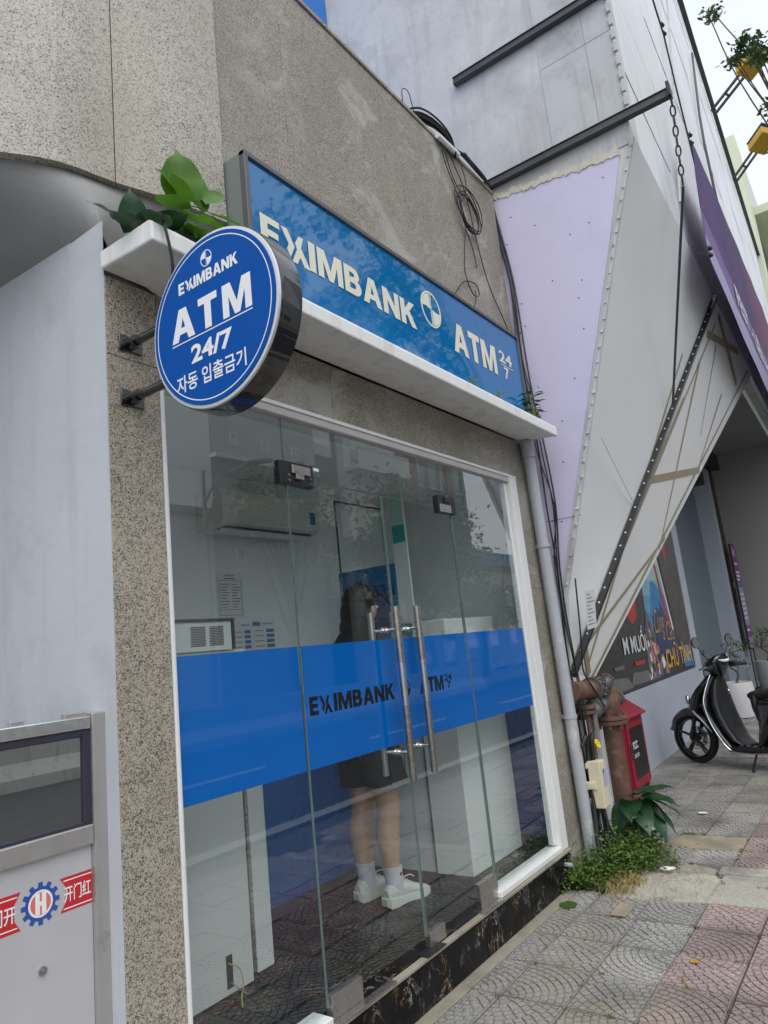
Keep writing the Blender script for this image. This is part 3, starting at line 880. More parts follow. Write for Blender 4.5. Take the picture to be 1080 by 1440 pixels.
# overpanel patches
for x0, x1, lock in ((2.185, 2.405, True), (3.50, 3.70, False)):
    f = part('patch_fitting', MB().box((x0, GY0 - .014, 2.335), (x1, GY1 + .014, 2.44)), BLACKP, bank, bevel=.003)
    if lock:
        part('bolt_case', MB().box((x0 + .07, GY0 - .026, 2.385), (x1 - .03, GY0 - .0145, 2.425)).box((x0 + .09, GY0 - .03, 2.36), (x0 + .14, GY0 - .015, 2.384)), PATCHST, f, bevel=.002)
        mb = MB()
        for dx in (.055, .20):
            for dz in (2.352, 2.376): mb.cyl((x0 + dx, GY0 - .018, dz), (x0 + dx, GY0 - .014, dz), .006, 10)
        part('screw', mb, CHROME, f)
    else:
        part('cover_plate', MB().box((x0 + .01, GY0 - .020, 2.337), (x0 + .135, GY0 - .0145, 2.385)), STEELB, f, bevel=.002)
        part('bolt_case', MB().box((x0 + .07, GY0 - .022, 2.40), (x0 + .13, GY0 - .0145, 2.43)), BLACKP, f, bevel=.002)
# logo and letters ------------------------------------------------
def arc(c, r, a0, a1, ux, uy, n=18):
    return [V(c) + V(ux) * (r * math.cos(a0 + (a1 - a0) * k / n)) + V(uy) * (r * math.sin(a0 + (a1 - a0) * k / n)) for k in range(n + 1)]
def logo_mb(c, rx, ry, ux, uy, th):
    """ring with two opposite white quarters and an upright bar"""
    ux, uy = V(ux), V(uy); nn = ux.cross(uy).normalized(); c = V(c); UX, UY = ux * rx, uy * ry; mb = MB()
    N = 48
    o_ = arc(c, 1, 0, 2 * math.pi, UX, UY, N)[:-1]; i_ = arc(c, .90, 0, 2 * math.pi, UX, UY, N)[:-1]
    vs = [p for p in o_] + i_ + [p + nn * th for p in o_] + [p + nn * th for p in i_]
    fs = []
    for k in range(N):
        q = (k + 1) % N
        fs += [(2*N+k, 2*N+q, 3*N+q, 3*N+k), (k, q, 2*N+q, 2*N+k), (N+q, N+k, 3*N+k, 3*N+q)]
    mb.add(vs, fs)
    sh = .13
    for a0, s1, s2 in ((math.pi / 2, -1, 1), (-math.pi / 2, 1, -1)):
        pts = [c + UX * (s1 * .10) + UY * (-s2 * .02)] + [p + UX * (s1 * .02) for p in arc(c, .86, a0 + .13, a0 + math.pi / 2 - .05, UX, UY, 14)] + [c + UX * (s1 * .45) + UY * (s2 * .06)]
        mb.prism(pts, nn * th)
    mb.prism([c + UX*-.025 + UY*-.92, c + UX*.025 + UY*-.92, c + UX*.025 + UY*.92, c + UX*-.025 + UY*.92], nn * th)
    return mb
def exim_x(o, w, h, ux, uy, th):
    """the split X of the bank's name: two chevrons"""
    ux, uy = V(ux).normalized(), V(uy).normalized(); nn = ux.cross(uy).normalized()
    L = [(-.02, .98), (.26, .98), (.56, .50), (.34, .10), (.20, .30), (.30, .50), (.26, .56)]
    Rr = [(.98, .94), (.80, .94), (.56, .62), (.66, .46), (.46, .0), (.72, .0), (.86, .30), (1.02, .0), (1.28, .0), (.84, .60)]
    Rr = [(1.0, .96), (.80, .96), (.60, .64), (.68, .47), (.42, -.02), (.64, -.02), (.80, .26), (.98, -.02), (1.26, -.02), (.86, .58)]
    mb = MB()
    for P in (L, Rr): mb.prism([V(o) + ux * (x * w) + uy * (y * h) for x, y in P], nn * th)
    return mb
def _arc(cx, cy, rx, ry, a0, a1, n=8):
    return [(cx + rx * math.cos(R(a0 + (a1 - a0) * k / n)), cy + ry * math.sin(R(a0 + (a1 - a0) * k / n))) for k in range(n + 1)]
GLY = {
 'E': (.80, [(0,0),(.80,0),(.80,.22),(.30,.22),(.30,.39),(.74,.39),(.74,.60),(.30,.60),(.30,.78),(.80,.78),(.80,1),(0,1)]),
 'I': (.30, [(0,0),(.30,0),(.30,1),(0,1)]),
 'M': (1.22, [(0,0),(.27,0),(.27,.60),(.50,.0),(.72,.0),(.95,.60),(.95,0),(1.22,0),(1.22,1),(.86,1),(.61,.36),(.36,1),(0,1)]),
 'N': (1.0, [(0,0),(.28,0),(.28,.56),(.70,0),(1,0),(1,1),(.72,1),(.72,.44),(.30,1),(0,1)]),
 'T': (.86, [(.28,0),(.58,0),(.58,.78),(.86,.78),(.86,1),(0,1),(0,.78),(.28,.78)]),
 'K': (1.0, [(0,0),(.29,0),(.29,.34),(.38,.44),(.66,0),(1.0,0),(.59,.62),(.95,1),(.61,1),(.29,.64),(.29,1),(0,1)]),
 'A': (1.06, [(0,0),(.30,0),(.37,.20),(.69,.20),(.62,.40),(.44,.40),(.53,.70),(.62,.40),(.69,.20),(.76,0),(1.06,0),(.70,1),(.36,1)]),
 'B': (.88, [(0,0),(.52,0)] + _arc(.54,.29,.34,.29,-80,62,9) + _arc(.50,.745,.31,.255,-40,85,8) + [(.46,1),(0,1),(0,.80),(.28,.80),(.44,.80)] + _arc(.45,.72,.09,.08,80,-80,6) + [(.28,.62),(.28,.80),(0,.80),(0,.22),(.28,.22),(.28,.42),(.47,.42)] + _arc(.48,.32,.11,.10,80,-80,6) + [(.28,.22),(0,.22)]),
}
def block_text(s, o, ux, uy, w, h, th, gap=.10):
    """heavy display capitals"""
    ux, uy = V(ux).normalized(), V(uy).normalized(); nn = ux.cross(uy).normalized(); mb = MB()
    tot = sum(GLY[c][0] for c in s) + gap * (len(s) - 1); sx = w / tot; x = 0
    for c in s:
        gw, P = GLY[c]; mb.poly([V(o) + ux * ((x + a) * sx) + uy * (b * h) + nn * th for a, b in P]); x += gw + gap
    return mb

# writing cut through the blue band
BANDK = M('band_letter', (.012, .013, .015), .25, 0, .3, 25, spec=.3)
GB = GY0 - .0016
part('lettering', merge(block_text('E', (2.268, GB, 1.344), (1, 0, 0), (0, 0, 1), .055, .076, .0008), exim_x((2.332, GB, 1.344), .065, .076, (1, 0, 0), (0, 0, 1), .0008), block_text('IMBANK', (2.425, GB, 1.344), (1, 0, 0), (0, 0, 1), .46, .076, .0008)), BANDK, bank)
part('lettering', block_text('ATM', (3.11, GB, 1.342), (1, 0, 0), (0, 0, 1), .235, .078, .0008), BANDK, bank)
part('logo', logo_mb((2.985, GB, 1.383), .038, .042, (1, 0, 0), (0, 0, 1), .0008), BANDK, bank)
part('lettering', text_mb('24', (3.36, GB, 1.385), (1, 0, 0), (0, 0, 1), .075, .036, .02, .0008), BANDK, bank)
part('lettering', text_mb('7', (3.385, GB, 1.345), (1, 0, 0), (0, 0, 1), .035, .036, .02, .0008), BANDK, bank)
part('sticker', MB().box((2.425, GY0 - .0012, 2.425), (2.462, GY0 - .0002, 2.440)), PAPER, bank)

# ---------------------------------------------------------------- long sign over the ledge
SX0, SX1, SY, SZ0, SZ1 = 1.957, 4.70, -.14, 3.078, 3.762
sg = thing('shop_sign', 'long blue light box sign with cream letters standing on the white ledge', 'sign', ((SX0 + SX1) / 2, SY, SZ0))
part('case', MB().box((SX0, SY + .004, SZ0), (SX1, -.003, SZ1)), SIGNF, sg, bevel=.003)
part('face', MB().box((SX0 + .022, SY, SZ0 + .01), (SX1 - .015, SY + .004, SZ1 - .02)), SIGNBL, sg)
for a, b in (((SX0 - .002, SY - .012, SZ0), (SX0 + .022, SY + .02, SZ1)), ((SX1 - .015, SY - .012, SZ0), (SX1 + .002, SY + .02, SZ1)), ((SX0 - .002, SY - .013, SZ1 - .02), (SX1 + .002, SY + .02, SZ1 + .003))):
    part('frame', MB().box(a, b), SIGNE, sg, bevel=.002)
UX, UZ = (1, 0, 0), (0, 0, 1)
LZ, LH = 3.348, .153
fy = SY
mbs = [block_text('E', (2.033, fy, LZ), UX, UZ, .120, LH, .003), exim_x((2.168, fy, LZ), .145, LH, UX, UZ, .003),
       block_text('IMBANK', (2.346, fy, LZ), UX, UZ, .915, LH, .003)]
part('lettering', merge(*mbs), LETTERC, sg)
part('logo', logo_mb((3.454, fy, 3.543), .110, .116, UX, UZ, .003), LETTERC, sg)
part('lettering', block_text('ATM', (3.688, fy, 3.349), UX, UZ, .590, .204, .003), LETTERC, sg)
part('lettering', text_mb('24', (4.335, fy, 3.468), UX, UZ, .200, .088, .025, .003), LETTERC, sg)
part('lettering', text_mb('7', (4.385, fy, 3.350), UX, UZ, .075, .090, .025, .003), LETTERC, sg)
part('rule', MB().box((4.36, fy - .003, 3.449), (4.545, fy, 3.454)), LETTERC, sg)

# ---------------------------------------------------------------- round sign on two arms
RC = V(1.40, -.504, 2.646); RR = .2915; TC = V(1.40, -.513, 2.608)
rs = thing('round_sign', 'round blue projecting sign with black rim on two black arms', 'sign', (1.44, 0, 2.646))
def disc(x0, x1, r, n=72):
    return MB().lathe([(r, x0), (r, x1)], (0, RC.y, RC.z), 'x', n)
part('case', MB().lathe([(RR - .012, 1.403), (RR, 1.408), (RR + .002, 1.42), (RR + .002, 1.492), (RR - .008, 1.498)], (0, RC.y, RC.z), 'x', 72), BLACKG, rs)
part('rim', MB().lathe([(RR - .014, 1.4030), (RR - .014, 1.3990), (RR - .004, 1.4000), (RR - .002, 1.4085)], (0, RC.y, RC.z), 'x', 72), SILVER, rs)
part('face', disc(1.3955, 1.403, RR - .0145), ROUNDB, rs)
UY_ = (0, -1, 0)
def ring(r, w, x):
    N = 72; mb = MB(); vs = []
    for rr in (r, r - w):
        for k in range(N):
            t = 2 * math.pi * k / N; vs.append((x, RC.y + rr * math.cos(t), RC.z + rr * math.sin(t)))
    mb.add(vs, [(k, (k+1) % N, N + (k+1) % N, N + k) for k in range(N)]); return mb
FX = 1.3955
def rb_(s, dy, dz, w, h): return block_text(s, (FX, TC.y - dy, TC.z + dz), UY_, UZ, w, h, .0007)
part('ring', ring(RR - .028, .0035, FX - .0006), WHITEP, rs)
def rt_(s, dy, dz, w, h, bold):   # dy to the viewer's right of the centre line
    return text_mb(s, (FX, TC.y - dy, TC.z + dz), UY_, UZ, w, h, bold, .0007)
part('lettering', merge(rb_('E', -.155, .166, .028, .040), rb_('IMBANK', -.080, .166, .204, .040)), WHITEP, rs)
part('lettering', exim_x((FX - .0002, TC.y + .122, TC.z + .166), .034, .040, UY_, UZ, .0008), WHITEP, rs)
part('logo', logo_mb((FX, TC.y + .016, TC.z + .243), .026, .028, UY_, UZ, .0008), WHITEP, rs)
part('lettering', merge(rb_('A', -.198, .008, .112, .110), rb_('T', -.066, .008, .088, .110), rb_('M', .046, .008, .126, .110)), WHITEP, rs)
part('rule', MB().box((FX - .0008, TC.y + .199, TC.z - .003), (FX, TC.y - .172, TC.z + .0005)), WHITEP, rs)
part('lettering', rt_('24/7', -.110, -.087, .190, .062, .03), WHITEP, rs)
part('lettering', rt_('자동 입출금기', -.186, -.168, .318, .058, .014), WHITEP, rs)
for z in (2.748, 2.541):
    a = part('arm', MB().cyl((1.455, -.25, z), (1.455, -.006, z), .0165, 16), BLACKG, rs)
    part('bracket', MB().box((1.455 - .045, -.008, z - .03), (1.455 + .05, -.001, z + .03)).cyl((1.455, -.05, z), (1.455, -.006, z), .024, 16), BLACKG, a, bevel=.003)
w = smooth_path([(1.40, -.29, 3.08), (1.385, -.318, 3.04), (1.41, -.315, 2.93), (1.425, -.29, 2.85), (1.43, -.27, 2.79), (1.44, -.26, 2.76)], 6)
solo('sign_cable', MB().tube(w, .0055, 8), WIRE, 'black cable hanging from the ledge to the round sign', 'cable', (1.40, -.29, 3.08))
# ---------------------------------------------------------------- steel gate of the recess
gt = thing('steel_gate', 'stainless steel door with a dark glass window and red stickers under the white wall', 'door', (1.0, .08, 0))
gt['shift'] = 1
def GP(name, a, b, m, bevel=.003): return part(name, MB().box(a, b), m, gt, bevel)
GP('stile', (1.283, -.018, .02), (1.338, .05, 1.482), STEELG, .004)
GP('stile', (.02, -.018, .02), (.075, .05, 1.482), STEELG, .004)
GP('rail', (.076, -.012, 1.435), (1.282, .045, 1.474), CHROME, .004)
GP('rail', (.076, -.016, 1.095), (1.282, .048, 1.152), STEELG, .004)
GP('rail', (.076, -.016, .02), (1.282, .048, .12), STEELG, .004)
GP('window_frame', (1.2575, -.006, 1.153), (1.2815, .04, 1.434), M('window_rubber', (.03, .03, .05), .5), .003)
GP('window_frame', (.077, -.006, 1.412), (1.257, .04, 1.434), bpy.data.materials['window_rubber'], .003)
GP('window_frame', (.077, -.006, 1.153), (1.257, .04, 1.162), bpy.data.materials['window_rubber'], .002)
GP('glass_pane', (.077, .004, 1.1625), (1.257, .012, 1.411), GLASSD, 0)
GP('panel', (.076, .002, .121), (1.282, .03, 1.094), PANELG, 0)
GP('hinge', (1.20, -.004, 1.475), (1.27, .02, 1.488), STEELG, .002)
GP('hinge', (1.035, -.004, 1.475), (1.075, .02, 1.487), STEELG, .002)
part('lock', MB().cyl((1.125, -.004, .80), (1.125, .002, .80), .012, 16).cyl((1.125, -.007, .80), (1.125, -.0042, .80), .006, 10), PATCHST, gt)
# stickers
def ribbon(x0, x1, z0, z1, notch):
    mb = MB(); y = .0012
    pts = [(x0, y, z0), (x1, y, z0), (x1, y, z1), (x0, y, z1)]
    if notch < 0: pts += [(x0 + .018, y, (z0 + z1) / 2 + .02), (x0 + .018, y, (z0 + z1) / 2 - .02)]
    else: pts = [(x0, y, z0), (x1, y, z0), (x1 - .018, y, (z0 + z1)/2 - .02), (x1 - .018, y, (z0+z1)/2 + .02), (x1, y, z1), (x0, y, z1)]
    return mb.poly(pts)
STKR = M('sticker_red', (.55, .02, .03), .45, 0, .05, 6)
STKB = M('sticker_blue', (.02, .09, .35), .45, 0, .05, 6)
STKC = M('sticker_coral', (.75, .17, .12), .45, 0, .05, 6)
gz = .975
part('sticker', ribbon(1.180, 1.281, gz - .047, gz + .047, -1), STKR, gt)
part('sticker', ribbon(.88, 1.065, gz - .052, gz + .048, 1), STKR, gt)
part('sticker_line', MB().box((1.19, .0004, gz - .040), (1.281, .0009, gz - .037)).box((1.19, .0004, gz + .036), (1.281, .0009, gz + .039)).box((.9, .0004, gz - .043), (1.055, .0009, gz - .040)).box((.9, .0004, gz + .036), (1.055, .0009, gz + .039)), WHITEP, gt)
part('lettering', text_mb('开门红', (1.192, .001, gz - .022), (1, 0, 0), (0, 0, 1), .085, .044, .012, .0008), WHITEP, gt)
part('lettering', text_mb('门开', (.985, .001, gz - .026), (1, 0, 0), (0, 0, 1), .065, .046, .012, .0008), WHITEP, gt)
mb = MB(); NT = 12; pts = []
for k in range(NT):
    a = 2 * math.pi * k / NT
    for da, r in ((-.16, .045), (-.11, .057), (.11, .057), (.16, .045)):
        pts.append((1.122 + r * math.cos(a + da), .0012, gz + r * math.sin(a + da)))
part('sticker', mb.poly(pts), STKB, gt)
part('sticker', MB().poly([(1.122 + .036 * math.cos(2*math.pi*k/40), .0009, gz + .036 * math.sin(2*math.pi*k/40)) for k in range(40)]), WHITEP, gt)
part('sticker', MB().poly([(1.122 + .030 * math.cos(2*math.pi*k/40), .0006, gz + .030 * math.sin(2*math.pi*k/40)) for k in range(40)]), STKC, gt)
part('lettering', MB().prism([(x_h, .0002, gz + z_h) for x_h, z_h in ((1.106,-.028),(1.119,-.028),(1.119,-.006),(1.125,-.006),(1.125,-.028),(1.138,-.028),(1.138,.028),(1.125,.028),(1.125,.006),(1.119,.006),(1.119,.028),(1.106,.028))], (0, -.0004, 0)), WHITEP, gt)

del gt['shift']
gt.location = (1.0 + .035, .08 + .085, 0)
# ---------------------------------------------------------------- tall neighbour with folded facade
tall = thing('tall_building', 'tall grey building with folded white lower facade and lilac side wall', 'building', (8, 0, 0))
def TP(name, a, b, m, bevel=.0, **k): return part(name, MB().box(a, b), m, tall, bevel, **k)
HD = math.tan(R(1.8))
def fy_(x): return -1.15 + (x - 5.03) * HD        # street face of the overhang
def wy_(x): return .50 + (x - 8) * HD             # street face of the recessed ground floor
ZL, ZT = 5.10, 13.5
XW = 5.03
edge = [(-.045, 0), (-.02, 1.29), (-.09, 1.85), (-.33, 2.62), (-.62, 3.55), (-.88, 4.38), (-1.13, 5.10)]
# party wall: rough concrete above the steel beam, painted below
part('party_wall', MB().prism([(XW, y, z) for y, z in edge[1:]] + [(XW, -.04, 0)][0:0] + [(XW, -1.13, ZT), (XW, 9, ZT), (XW, 9, 0), (XW, .02, 0), (XW, .02, 1.29)], (.25, 0, 0)), CONC, tall)
lil = [(5.027, .018, 0.0)] + [(5.027, max(y, -2) + .035, z) for y, z in edge[1:-1]] + [(5.027, -1.03, 5.03), (5.027, .03, 5.17), (5.027, .22, 5.18), (5.027, .22, 0)]
part('painted_panel', MB().prism(lil, (-.004, 0, 0)), LILAC, tall)
rnd = random.Random(5)
mb = MB()
for _ in range(46):
    t = rnd.random(); z = .9 + t * 4.1; ymin = -.02 - max(0, (z - 1.7) / 3.4) * .98
    y = rnd.uniform(ymin + .04, -.0)
    mb.cyl((5.0215, y, z), (5.0232, y, z), .006, 8)
part('screw', mb, PRINTK, tall)
TPj = MB()
for z in (1.9, 3.1):
    pass
part('panel_joint', MB().box((5.0222, -.30, 2.40), (5.0231, .0, 2.404)), PRINTK, tall)
# ragged sealant between painted panel and beam
mb = MB(); N = 60; top = []; bot = []
for k in range(N + 1):
    t = k / N; y = .02 - 1.05 * t
    zb = 5.172 - .14 * t - .014 - abs(rnd.gauss(0, .016)); top.append((5.0225, y, zb + .042 + abs(rnd.gauss(0, .012)))); bot.append((5.0225, y, zb))
for k in range(N):
    mb.prism([bot[k], bot[k+1], top[k+1], top[k]], (-.004 - rnd.uniform(0, .006), 0, 0))
part('sealant', mb, SEAL, tall)
# smooth render panels along the corner
for z0, z1 in ((5.33, 6.05), (6.055, 7.6), (7.605, 9.2), (9.205, 11.2), (11.205, ZT)):
    TP('corner_panel', (5.022, -1.125, z0), (5.028, -.93, z1), CONC2)
    TP('corner_panel', (5.024, -.926, z0), (5.028, -.55, z1), CONC2)
TP('corner_panel', (5.0225, -1.12, 5.07), (5.028, -1.03, 5.25), CONC2)
# beams
for z, y0 in ((5.25, .06), (6.36, .20)):
    b = TP('steel_beam', (4.975, -1.43, z), (5.02, y0, z + .056), BEAM, .003, )
    part('beam_flange', MB().box((4.965, -1.43, z - .005), (5.0205, y0, z - .0005)).box((4.965, -1.43, z + .0565), (5.0205, y0, z + .061)), BEAM, b)
TP('beam_plate', (4.95, -1.455, 5.235), (5.02, -1.431, 5.35), BLACKP, .003)
# bolted edge strip
pts = [V(5.02, y, z) for y, z in edge[1:]]
mb = MB(); bl = MB()
for a, b in zip(pts, pts[1:]):
    mb.bar(a + V(-.002, -.010, 0), b + V(-.002, -.010, 0), .026, .024, (1, 0, 0))
    n = int((b - a).length / .105)
    for k in range(n):
        p = lerp(a, b, (k + .5) / n); p = p + V(0, rnd.uniform(-.004, .004), rnd.uniform(-.02, .02)); bl.cyl(p + V(-.014, -.010, 0), p + V(-.020 - rnd.uniform(0, .008), -.010, rnd.uniform(-.006, .006)), rnd.uniform(.008, .0115), 10)
part('edge_strip', mb, CONC2, tall); part('bolt', bl, CONC2, tall)
mb = MB()
for k in range(70):
    z = 5.25 + k * .118
    mb.box((5.00, -1.158, z), (5.026, -1.131, z + .07))
part('edge_strip', mb, CONC2, tall)
# folded facade
P1, P2, P3 = V(5.035, -1.15, ZL), V(8.325, fy_(8.325), ZL), V(5.05, -.02, 1.29)
P4, P3b = V(11.6, fy_(11.6), ZL), V(5.656, .03, 1.185)
def facet(name, pts, m, th=.04):
    nn = (V(pts[1]) - V(pts[0])).cross(V(pts[2]) - V(pts[0])).normalized()
    if nn.y > 0: nn = -nn
    return part(name, MB().prism(pts, -nn * th), m, tall), nn
A_ = [P1, P2, P3, V(5.033, -.075, 1.87), V(5.033, -.30, 2.63), V(5.033, -.60, 3.56), V(5.033, -.87, 4.39)]
fan = MB(); ep = [P1] + [V(5.034, y - .006, z) for y, z in ((-.89, 4.38), (-.63, 3.55), (-.34, 2.62), (-.10, 1.85))] + [P3]
nA = (P2 - P1).cross(P3 - P1).normalized(); nA = nA if nA.y < 0 else -nA
epc = smooth_path(ep, 6); NR = 14; vs = []
for k, p in enumerate(epc):
    q = lerp(P2, P3, k / (len(epc) - 1)); vs += [lerp(p, q, j / NR) for j in range(NR + 1)]
fs = [(k*(NR+1)+j, k*(NR+1)+j+1, (k+1)*(NR+1)+j+1, (k+1)*(NR+1)+j) for k in range(len(epc) - 1) for j in range(NR)]
fan.add(vs, fs, True); fan.add([v - nA * .03 for v in vs], [f[::-1] for f in fs], True)
part('facet', fan, FACET, tall)
mbx = MB()
e2 = [P1] + [V(5.033, y, z) for y, z in ((-.88, 4.38), (-.62, 3.55), (-.31, 2.62), (-.08, 1.85))] + [P3]
_, nB = facet('facet', [P2, P4, P3b, P3], FACET2)
facet('facet', [P3, P3b, V(5.72, .06, 0), V(5.06, .02, 0)], FACET2)
part('facet_edge', MB().prism([P3b + nB*.003, P4 + nB*.003, P4 + V(.22, .05, 0), P3b + V(.07, .03, 0)], -nB * .05), TRIMBG, tall)
# gold strips on facet
strips = [[(8.26,-1.02,5.0),(5.03,-.03,1.32)],[(7.26,-.8,4.16),(5.47,-.02,1.33)],[(8.62,-.97,4.88),(5.32,-.07,1.48)],[(6.54,-.43,2.84),(8.69,-.49,3.25)],[(6.55,-.43,2.82),(5.33,-.06,1.45)],[(7.51,-.69,3.79),(6.59,-.43,2.85)],[(8.04,-.83,4.32),(7.27,-.24,2.28)],[(8.8,-.91,4.69),(8.42,-.42,3.03)],[(11.25,-.94,5.05),(5.59,.02,1.21)],[(7.44,-.27,2.4),(5.38,-.07,1.49)],[(5.3,-.07,1.48),(5.5,.01,1.23)],[(8.73,-1.01,5.0),(10.41,-.85,4.64)],[(8.24,-.92,4.65),(10.2,-.97,5.0)],[(8.49,-.43,3.08),(9.46,-.77,4.28)]]
for k, (a, b) in enumerate(strips[1:]):
    w = .075 if k in (2, 9, 10, 11) else .036
    part('gold_strip', MB().bar(V(a) + nB * (.0016 + .0005 * k), V(b) + nB * (.0016 + .0005 * k), .003, w, nB.cross(V(b) - V(a))), TAPE, tall)
# black channel with pale dots along the fold
ca, cb = P2 + nB * .02 + V(0, 0, -.02), P3 + nB * .02 + V(-.02, -.01, -.02)
ch = part('channel', MB().bar(ca, cb, .045, .045, nB.cross(cb - ca)), BLACKP, tall)
mb = MB(); nn_ = 34
sB = nB.cross(cb - ca).normalized(); sB = sB if sB.x < 0 else -sB
for k in range(nn_):
    p = lerp(ca, cb, (k + .6) / nn_); mb.ball(p + sB * .0225, .0085, 8, 5)
part('dot', mb, WHITEP, ch)
part('seam', MB().bar(lerp(P1, P3, .56) + V(.02, -.01, -.02), lerp(P2, P3, .66) + V(0, -.012, .0), .004, .006, (0, 0, 1)), TRIMBG, tall)
# cladding panels
U = V(1, HD, 0).normalized(); NY = V(HD, -1, 0).normalized()
rows = [5.1, 5.9, 6.9, 8.1, 9.3, 10.5, 11.7, 12.7, ZT - .09]
for r in range(len(rows) - 1):
    x = 0; k = 0
    while x < 21:
        w = 1.9 + .7 * ((r * 7 + k * 3) % 4) / 3
        a, b = P1 + U * x, P1 + U * (min(x + w, 21) - .008)
        z0, z1 = rows[r] + .004, rows[r + 1] - .004
        o = -NY * .02 if (r + k) % 3 else -NY * .026
        part('clad_panel', MB().prism([V(a.x, a.y, z0) + o, V(b.x, b.y, z0) + o, V(b.x, b.y, z1) + o, V(a.x, a.y, z1) + o], -NY * .05), CLAD, tall)
        x += w; k += 1
a, b = P1 + U * 0 - NY * .08, P1 + U * 21 - NY * .08
part('wall', MB().prism([V(a.x, a.y, ZL), V(b.x, b.y, ZL), V(b.x, b.y, ZT), V(a.x, a.y, ZT)], -NY * .12), CONC2, tall)
part('roof', MB().prism([(5.3, -1.0, ZT - .05), (26, -.35, ZT - .05), (26, 9, ZT - .05), (5.3, 9, ZT - .05)], (0, 0, -.2)), CONC2, tall)
a, b = P1 + NY * .03, P1 + U * 21 + NY * .03
part('coping', MB().bar(V(a.x, a.y, ZT - .045), V(b.x, b.y, ZT - .045), .09, .07), BEAM, tall)
# recessed ground floor
def wallq(x0, x1, z0, z1, off=0, th=.1):
    return MB().prism([(x0, wy_(x0) + off, z0), (x1, wy_(x1) + off, z0), (x1, wy_(x1) + off, z1), (x0, wy_(x0) + off, z1)], (0, th, 0))
part('base_wall', wallq(5.4, 11.5, 0, .86, -.03, .13), WALLBG, tall)
part('wall', wallq(5.4, 11.5, .863, 5.05, 0, .1), TRIMBG, tall)
part('door_trim', wallq(11.505, 11.9, 0, 5.05, -.03, .14), TRIMBG, tall)
part('shutter', wallq(11.9, 16.2, 0, 4.35, .30, .06), DOORBG, tall)
part('door_trim', wallq(16.2, 16.5, 0, 4.7, -.02, .4), TRIMBG, tall)
part('lintel', wallq(11.9, 16.2, 4.36, 5.05, .05, .3), CHAR, tall)
part('lintel', wallq(11.5, 17.5, 4.75, 5.06, -.2, .15), CHAR, tall)
part('wall', wallq(16.5, 19, .8, 5.05, 0, .1), GREYP, tall)
part('base_wall', wallq(16.5, 19, 0, .797, -.03, .13), WALLBG, tall)
part('ceiling', MB().prism([(5.2, -.9, 5.065), (24, -.3, 5.065), (24, 2, 5.065), (5.2, 2, 5.065)], (0, 0, .03)), SOFFIT, tall)
part('pier', MB().prism([(17.3, wy_(17.3) + .0, 0), (16.95, wy_(17) + .05, 5.06), (16.95, -.78, 5.06), (17.2, -.95, 3.2), (17.35, -.35, 0)], (2.5, .08, 0)), BEIGEG, tall)
part('pier', MB().box((22.5, -.4, 0), (24.5, 1.4, 5.06)), BEIGEG, tall)
part('keyhole', MB().cyl((14.0, wy_(14) + .285, .95), (14.0, wy_(14) + .299, .95), .05, 12), IRON, tall)

# paper notice on the facade
nt_ = MB()
c_ = [V(4.995, -.205, 1.863), V(5.022, -.205, 1.863)]
nn = V(-.10, -.98, -.14).normalized(); ux = V(.98, -.12, .1).normalized(); uy = nn.cross(ux) * -1
if uy.z < 0: uy = -uy
o_ = V(5.045, -.205, 1.575)
pn = solo('paper_notice', MB().prism([o_, o_ + ux*.15, o_ + ux*.15 + uy*.28, o_ + uy*.28], nn * .002), M('notice_paper', (.60, .63, .65), .7), 'white paper notice stuck low on the folded white facade', 'notice', tuple(o_))
for k in range(9):
    z = .03 + k * .027
    part('print_line', MB().prism([o_ + ux*.02 + uy*z + nn*.0024, o_ + ux*(.13 - .03*(k % 3)) + uy*z + nn*.0024, o_ + ux*(.13 - .03*(k % 3)) + uy*(z + .006) + nn*.0024, o_ + ux*.02 + uy*(z + .007) + nn*.0024], nn * .0005), GREYP, pn)

# ---------------------------------------------------------------- posters
def poster_pts(pts, off, th, base=wy_):
    return MB().prism([(x, base(x) - off, z) for x, z in pts], (0, th, 0))
po = thing('wall_poster', 'large dark collage of film posters above the grey base wall', 'poster', (8.5, wy_(8.5), .9))
part('board', poster_pts([(5.9, .87), (11.48, .87), (11.48, 5.0), (5.9, 5.0)], .02, .018), CHAR, po)
def pp(pts, m, lay): part('print', poster_pts(pts, .0205 + .0012 * lay, .001), m, po)
pp([(6.0, .9), (6.7, .9), (6.7, 1.9), (6.0, 2.2)], SEAP, 1)
pp([(6.3, .9), (6.62, .9), (6.62, 1.5), (6.3, 1.5)], ORANGE, 2)
pp([(7.35, .9), (8.1, .9), (7.9, 1.02), (7.35, 1.05)], GREYP, 1)
pp([(8.0, .92), (9.3, .9), (9.55, 1.0), (8.15, 1.05)], GREYP, 2)
pp([(8.8, .93), (9.85, .92), (9.15, 1.75), (8.95, 1.5)], GREYP, 3)
frnd = random.Random(77)
for mt_, nb_2 in ((PINK, 16), (WHITEP, 12), (LEAF_DARK, 14), (CHAR, 9), (ORANGE, 5), (VIOLETP, 6)):
    mb = MB()
    for _ in range(nb_2):
        u, v = frnd.random(), frnd.random()
        if u + v > 1: u, v = 1 - u, 1 - v
        cx_ = 8.83 + u * .95 + v * .22; cz_ = .96 + v * .72; r_ = frnd.uniform(.03, .085); n_s = 9; ph = frnd.random() * 6
        pts = [(cx_ + r_ * frnd.uniform(.6, 1.2) * math.cos(q * 6.283 / n_s + ph), cz_ + r_ * frnd.uniform(.6, 1.3) * math.sin(q * 6.283 / n_s + ph)) for q in range(n_s)]
        lv = 4 + frnd.random() * 2.5
        mb = merge(mb, poster_pts(pts, .0205 + .0012 * lv, .0008))
    o_s = part('print', mb, mt_, po); o_s['kind'] = 'stuff'
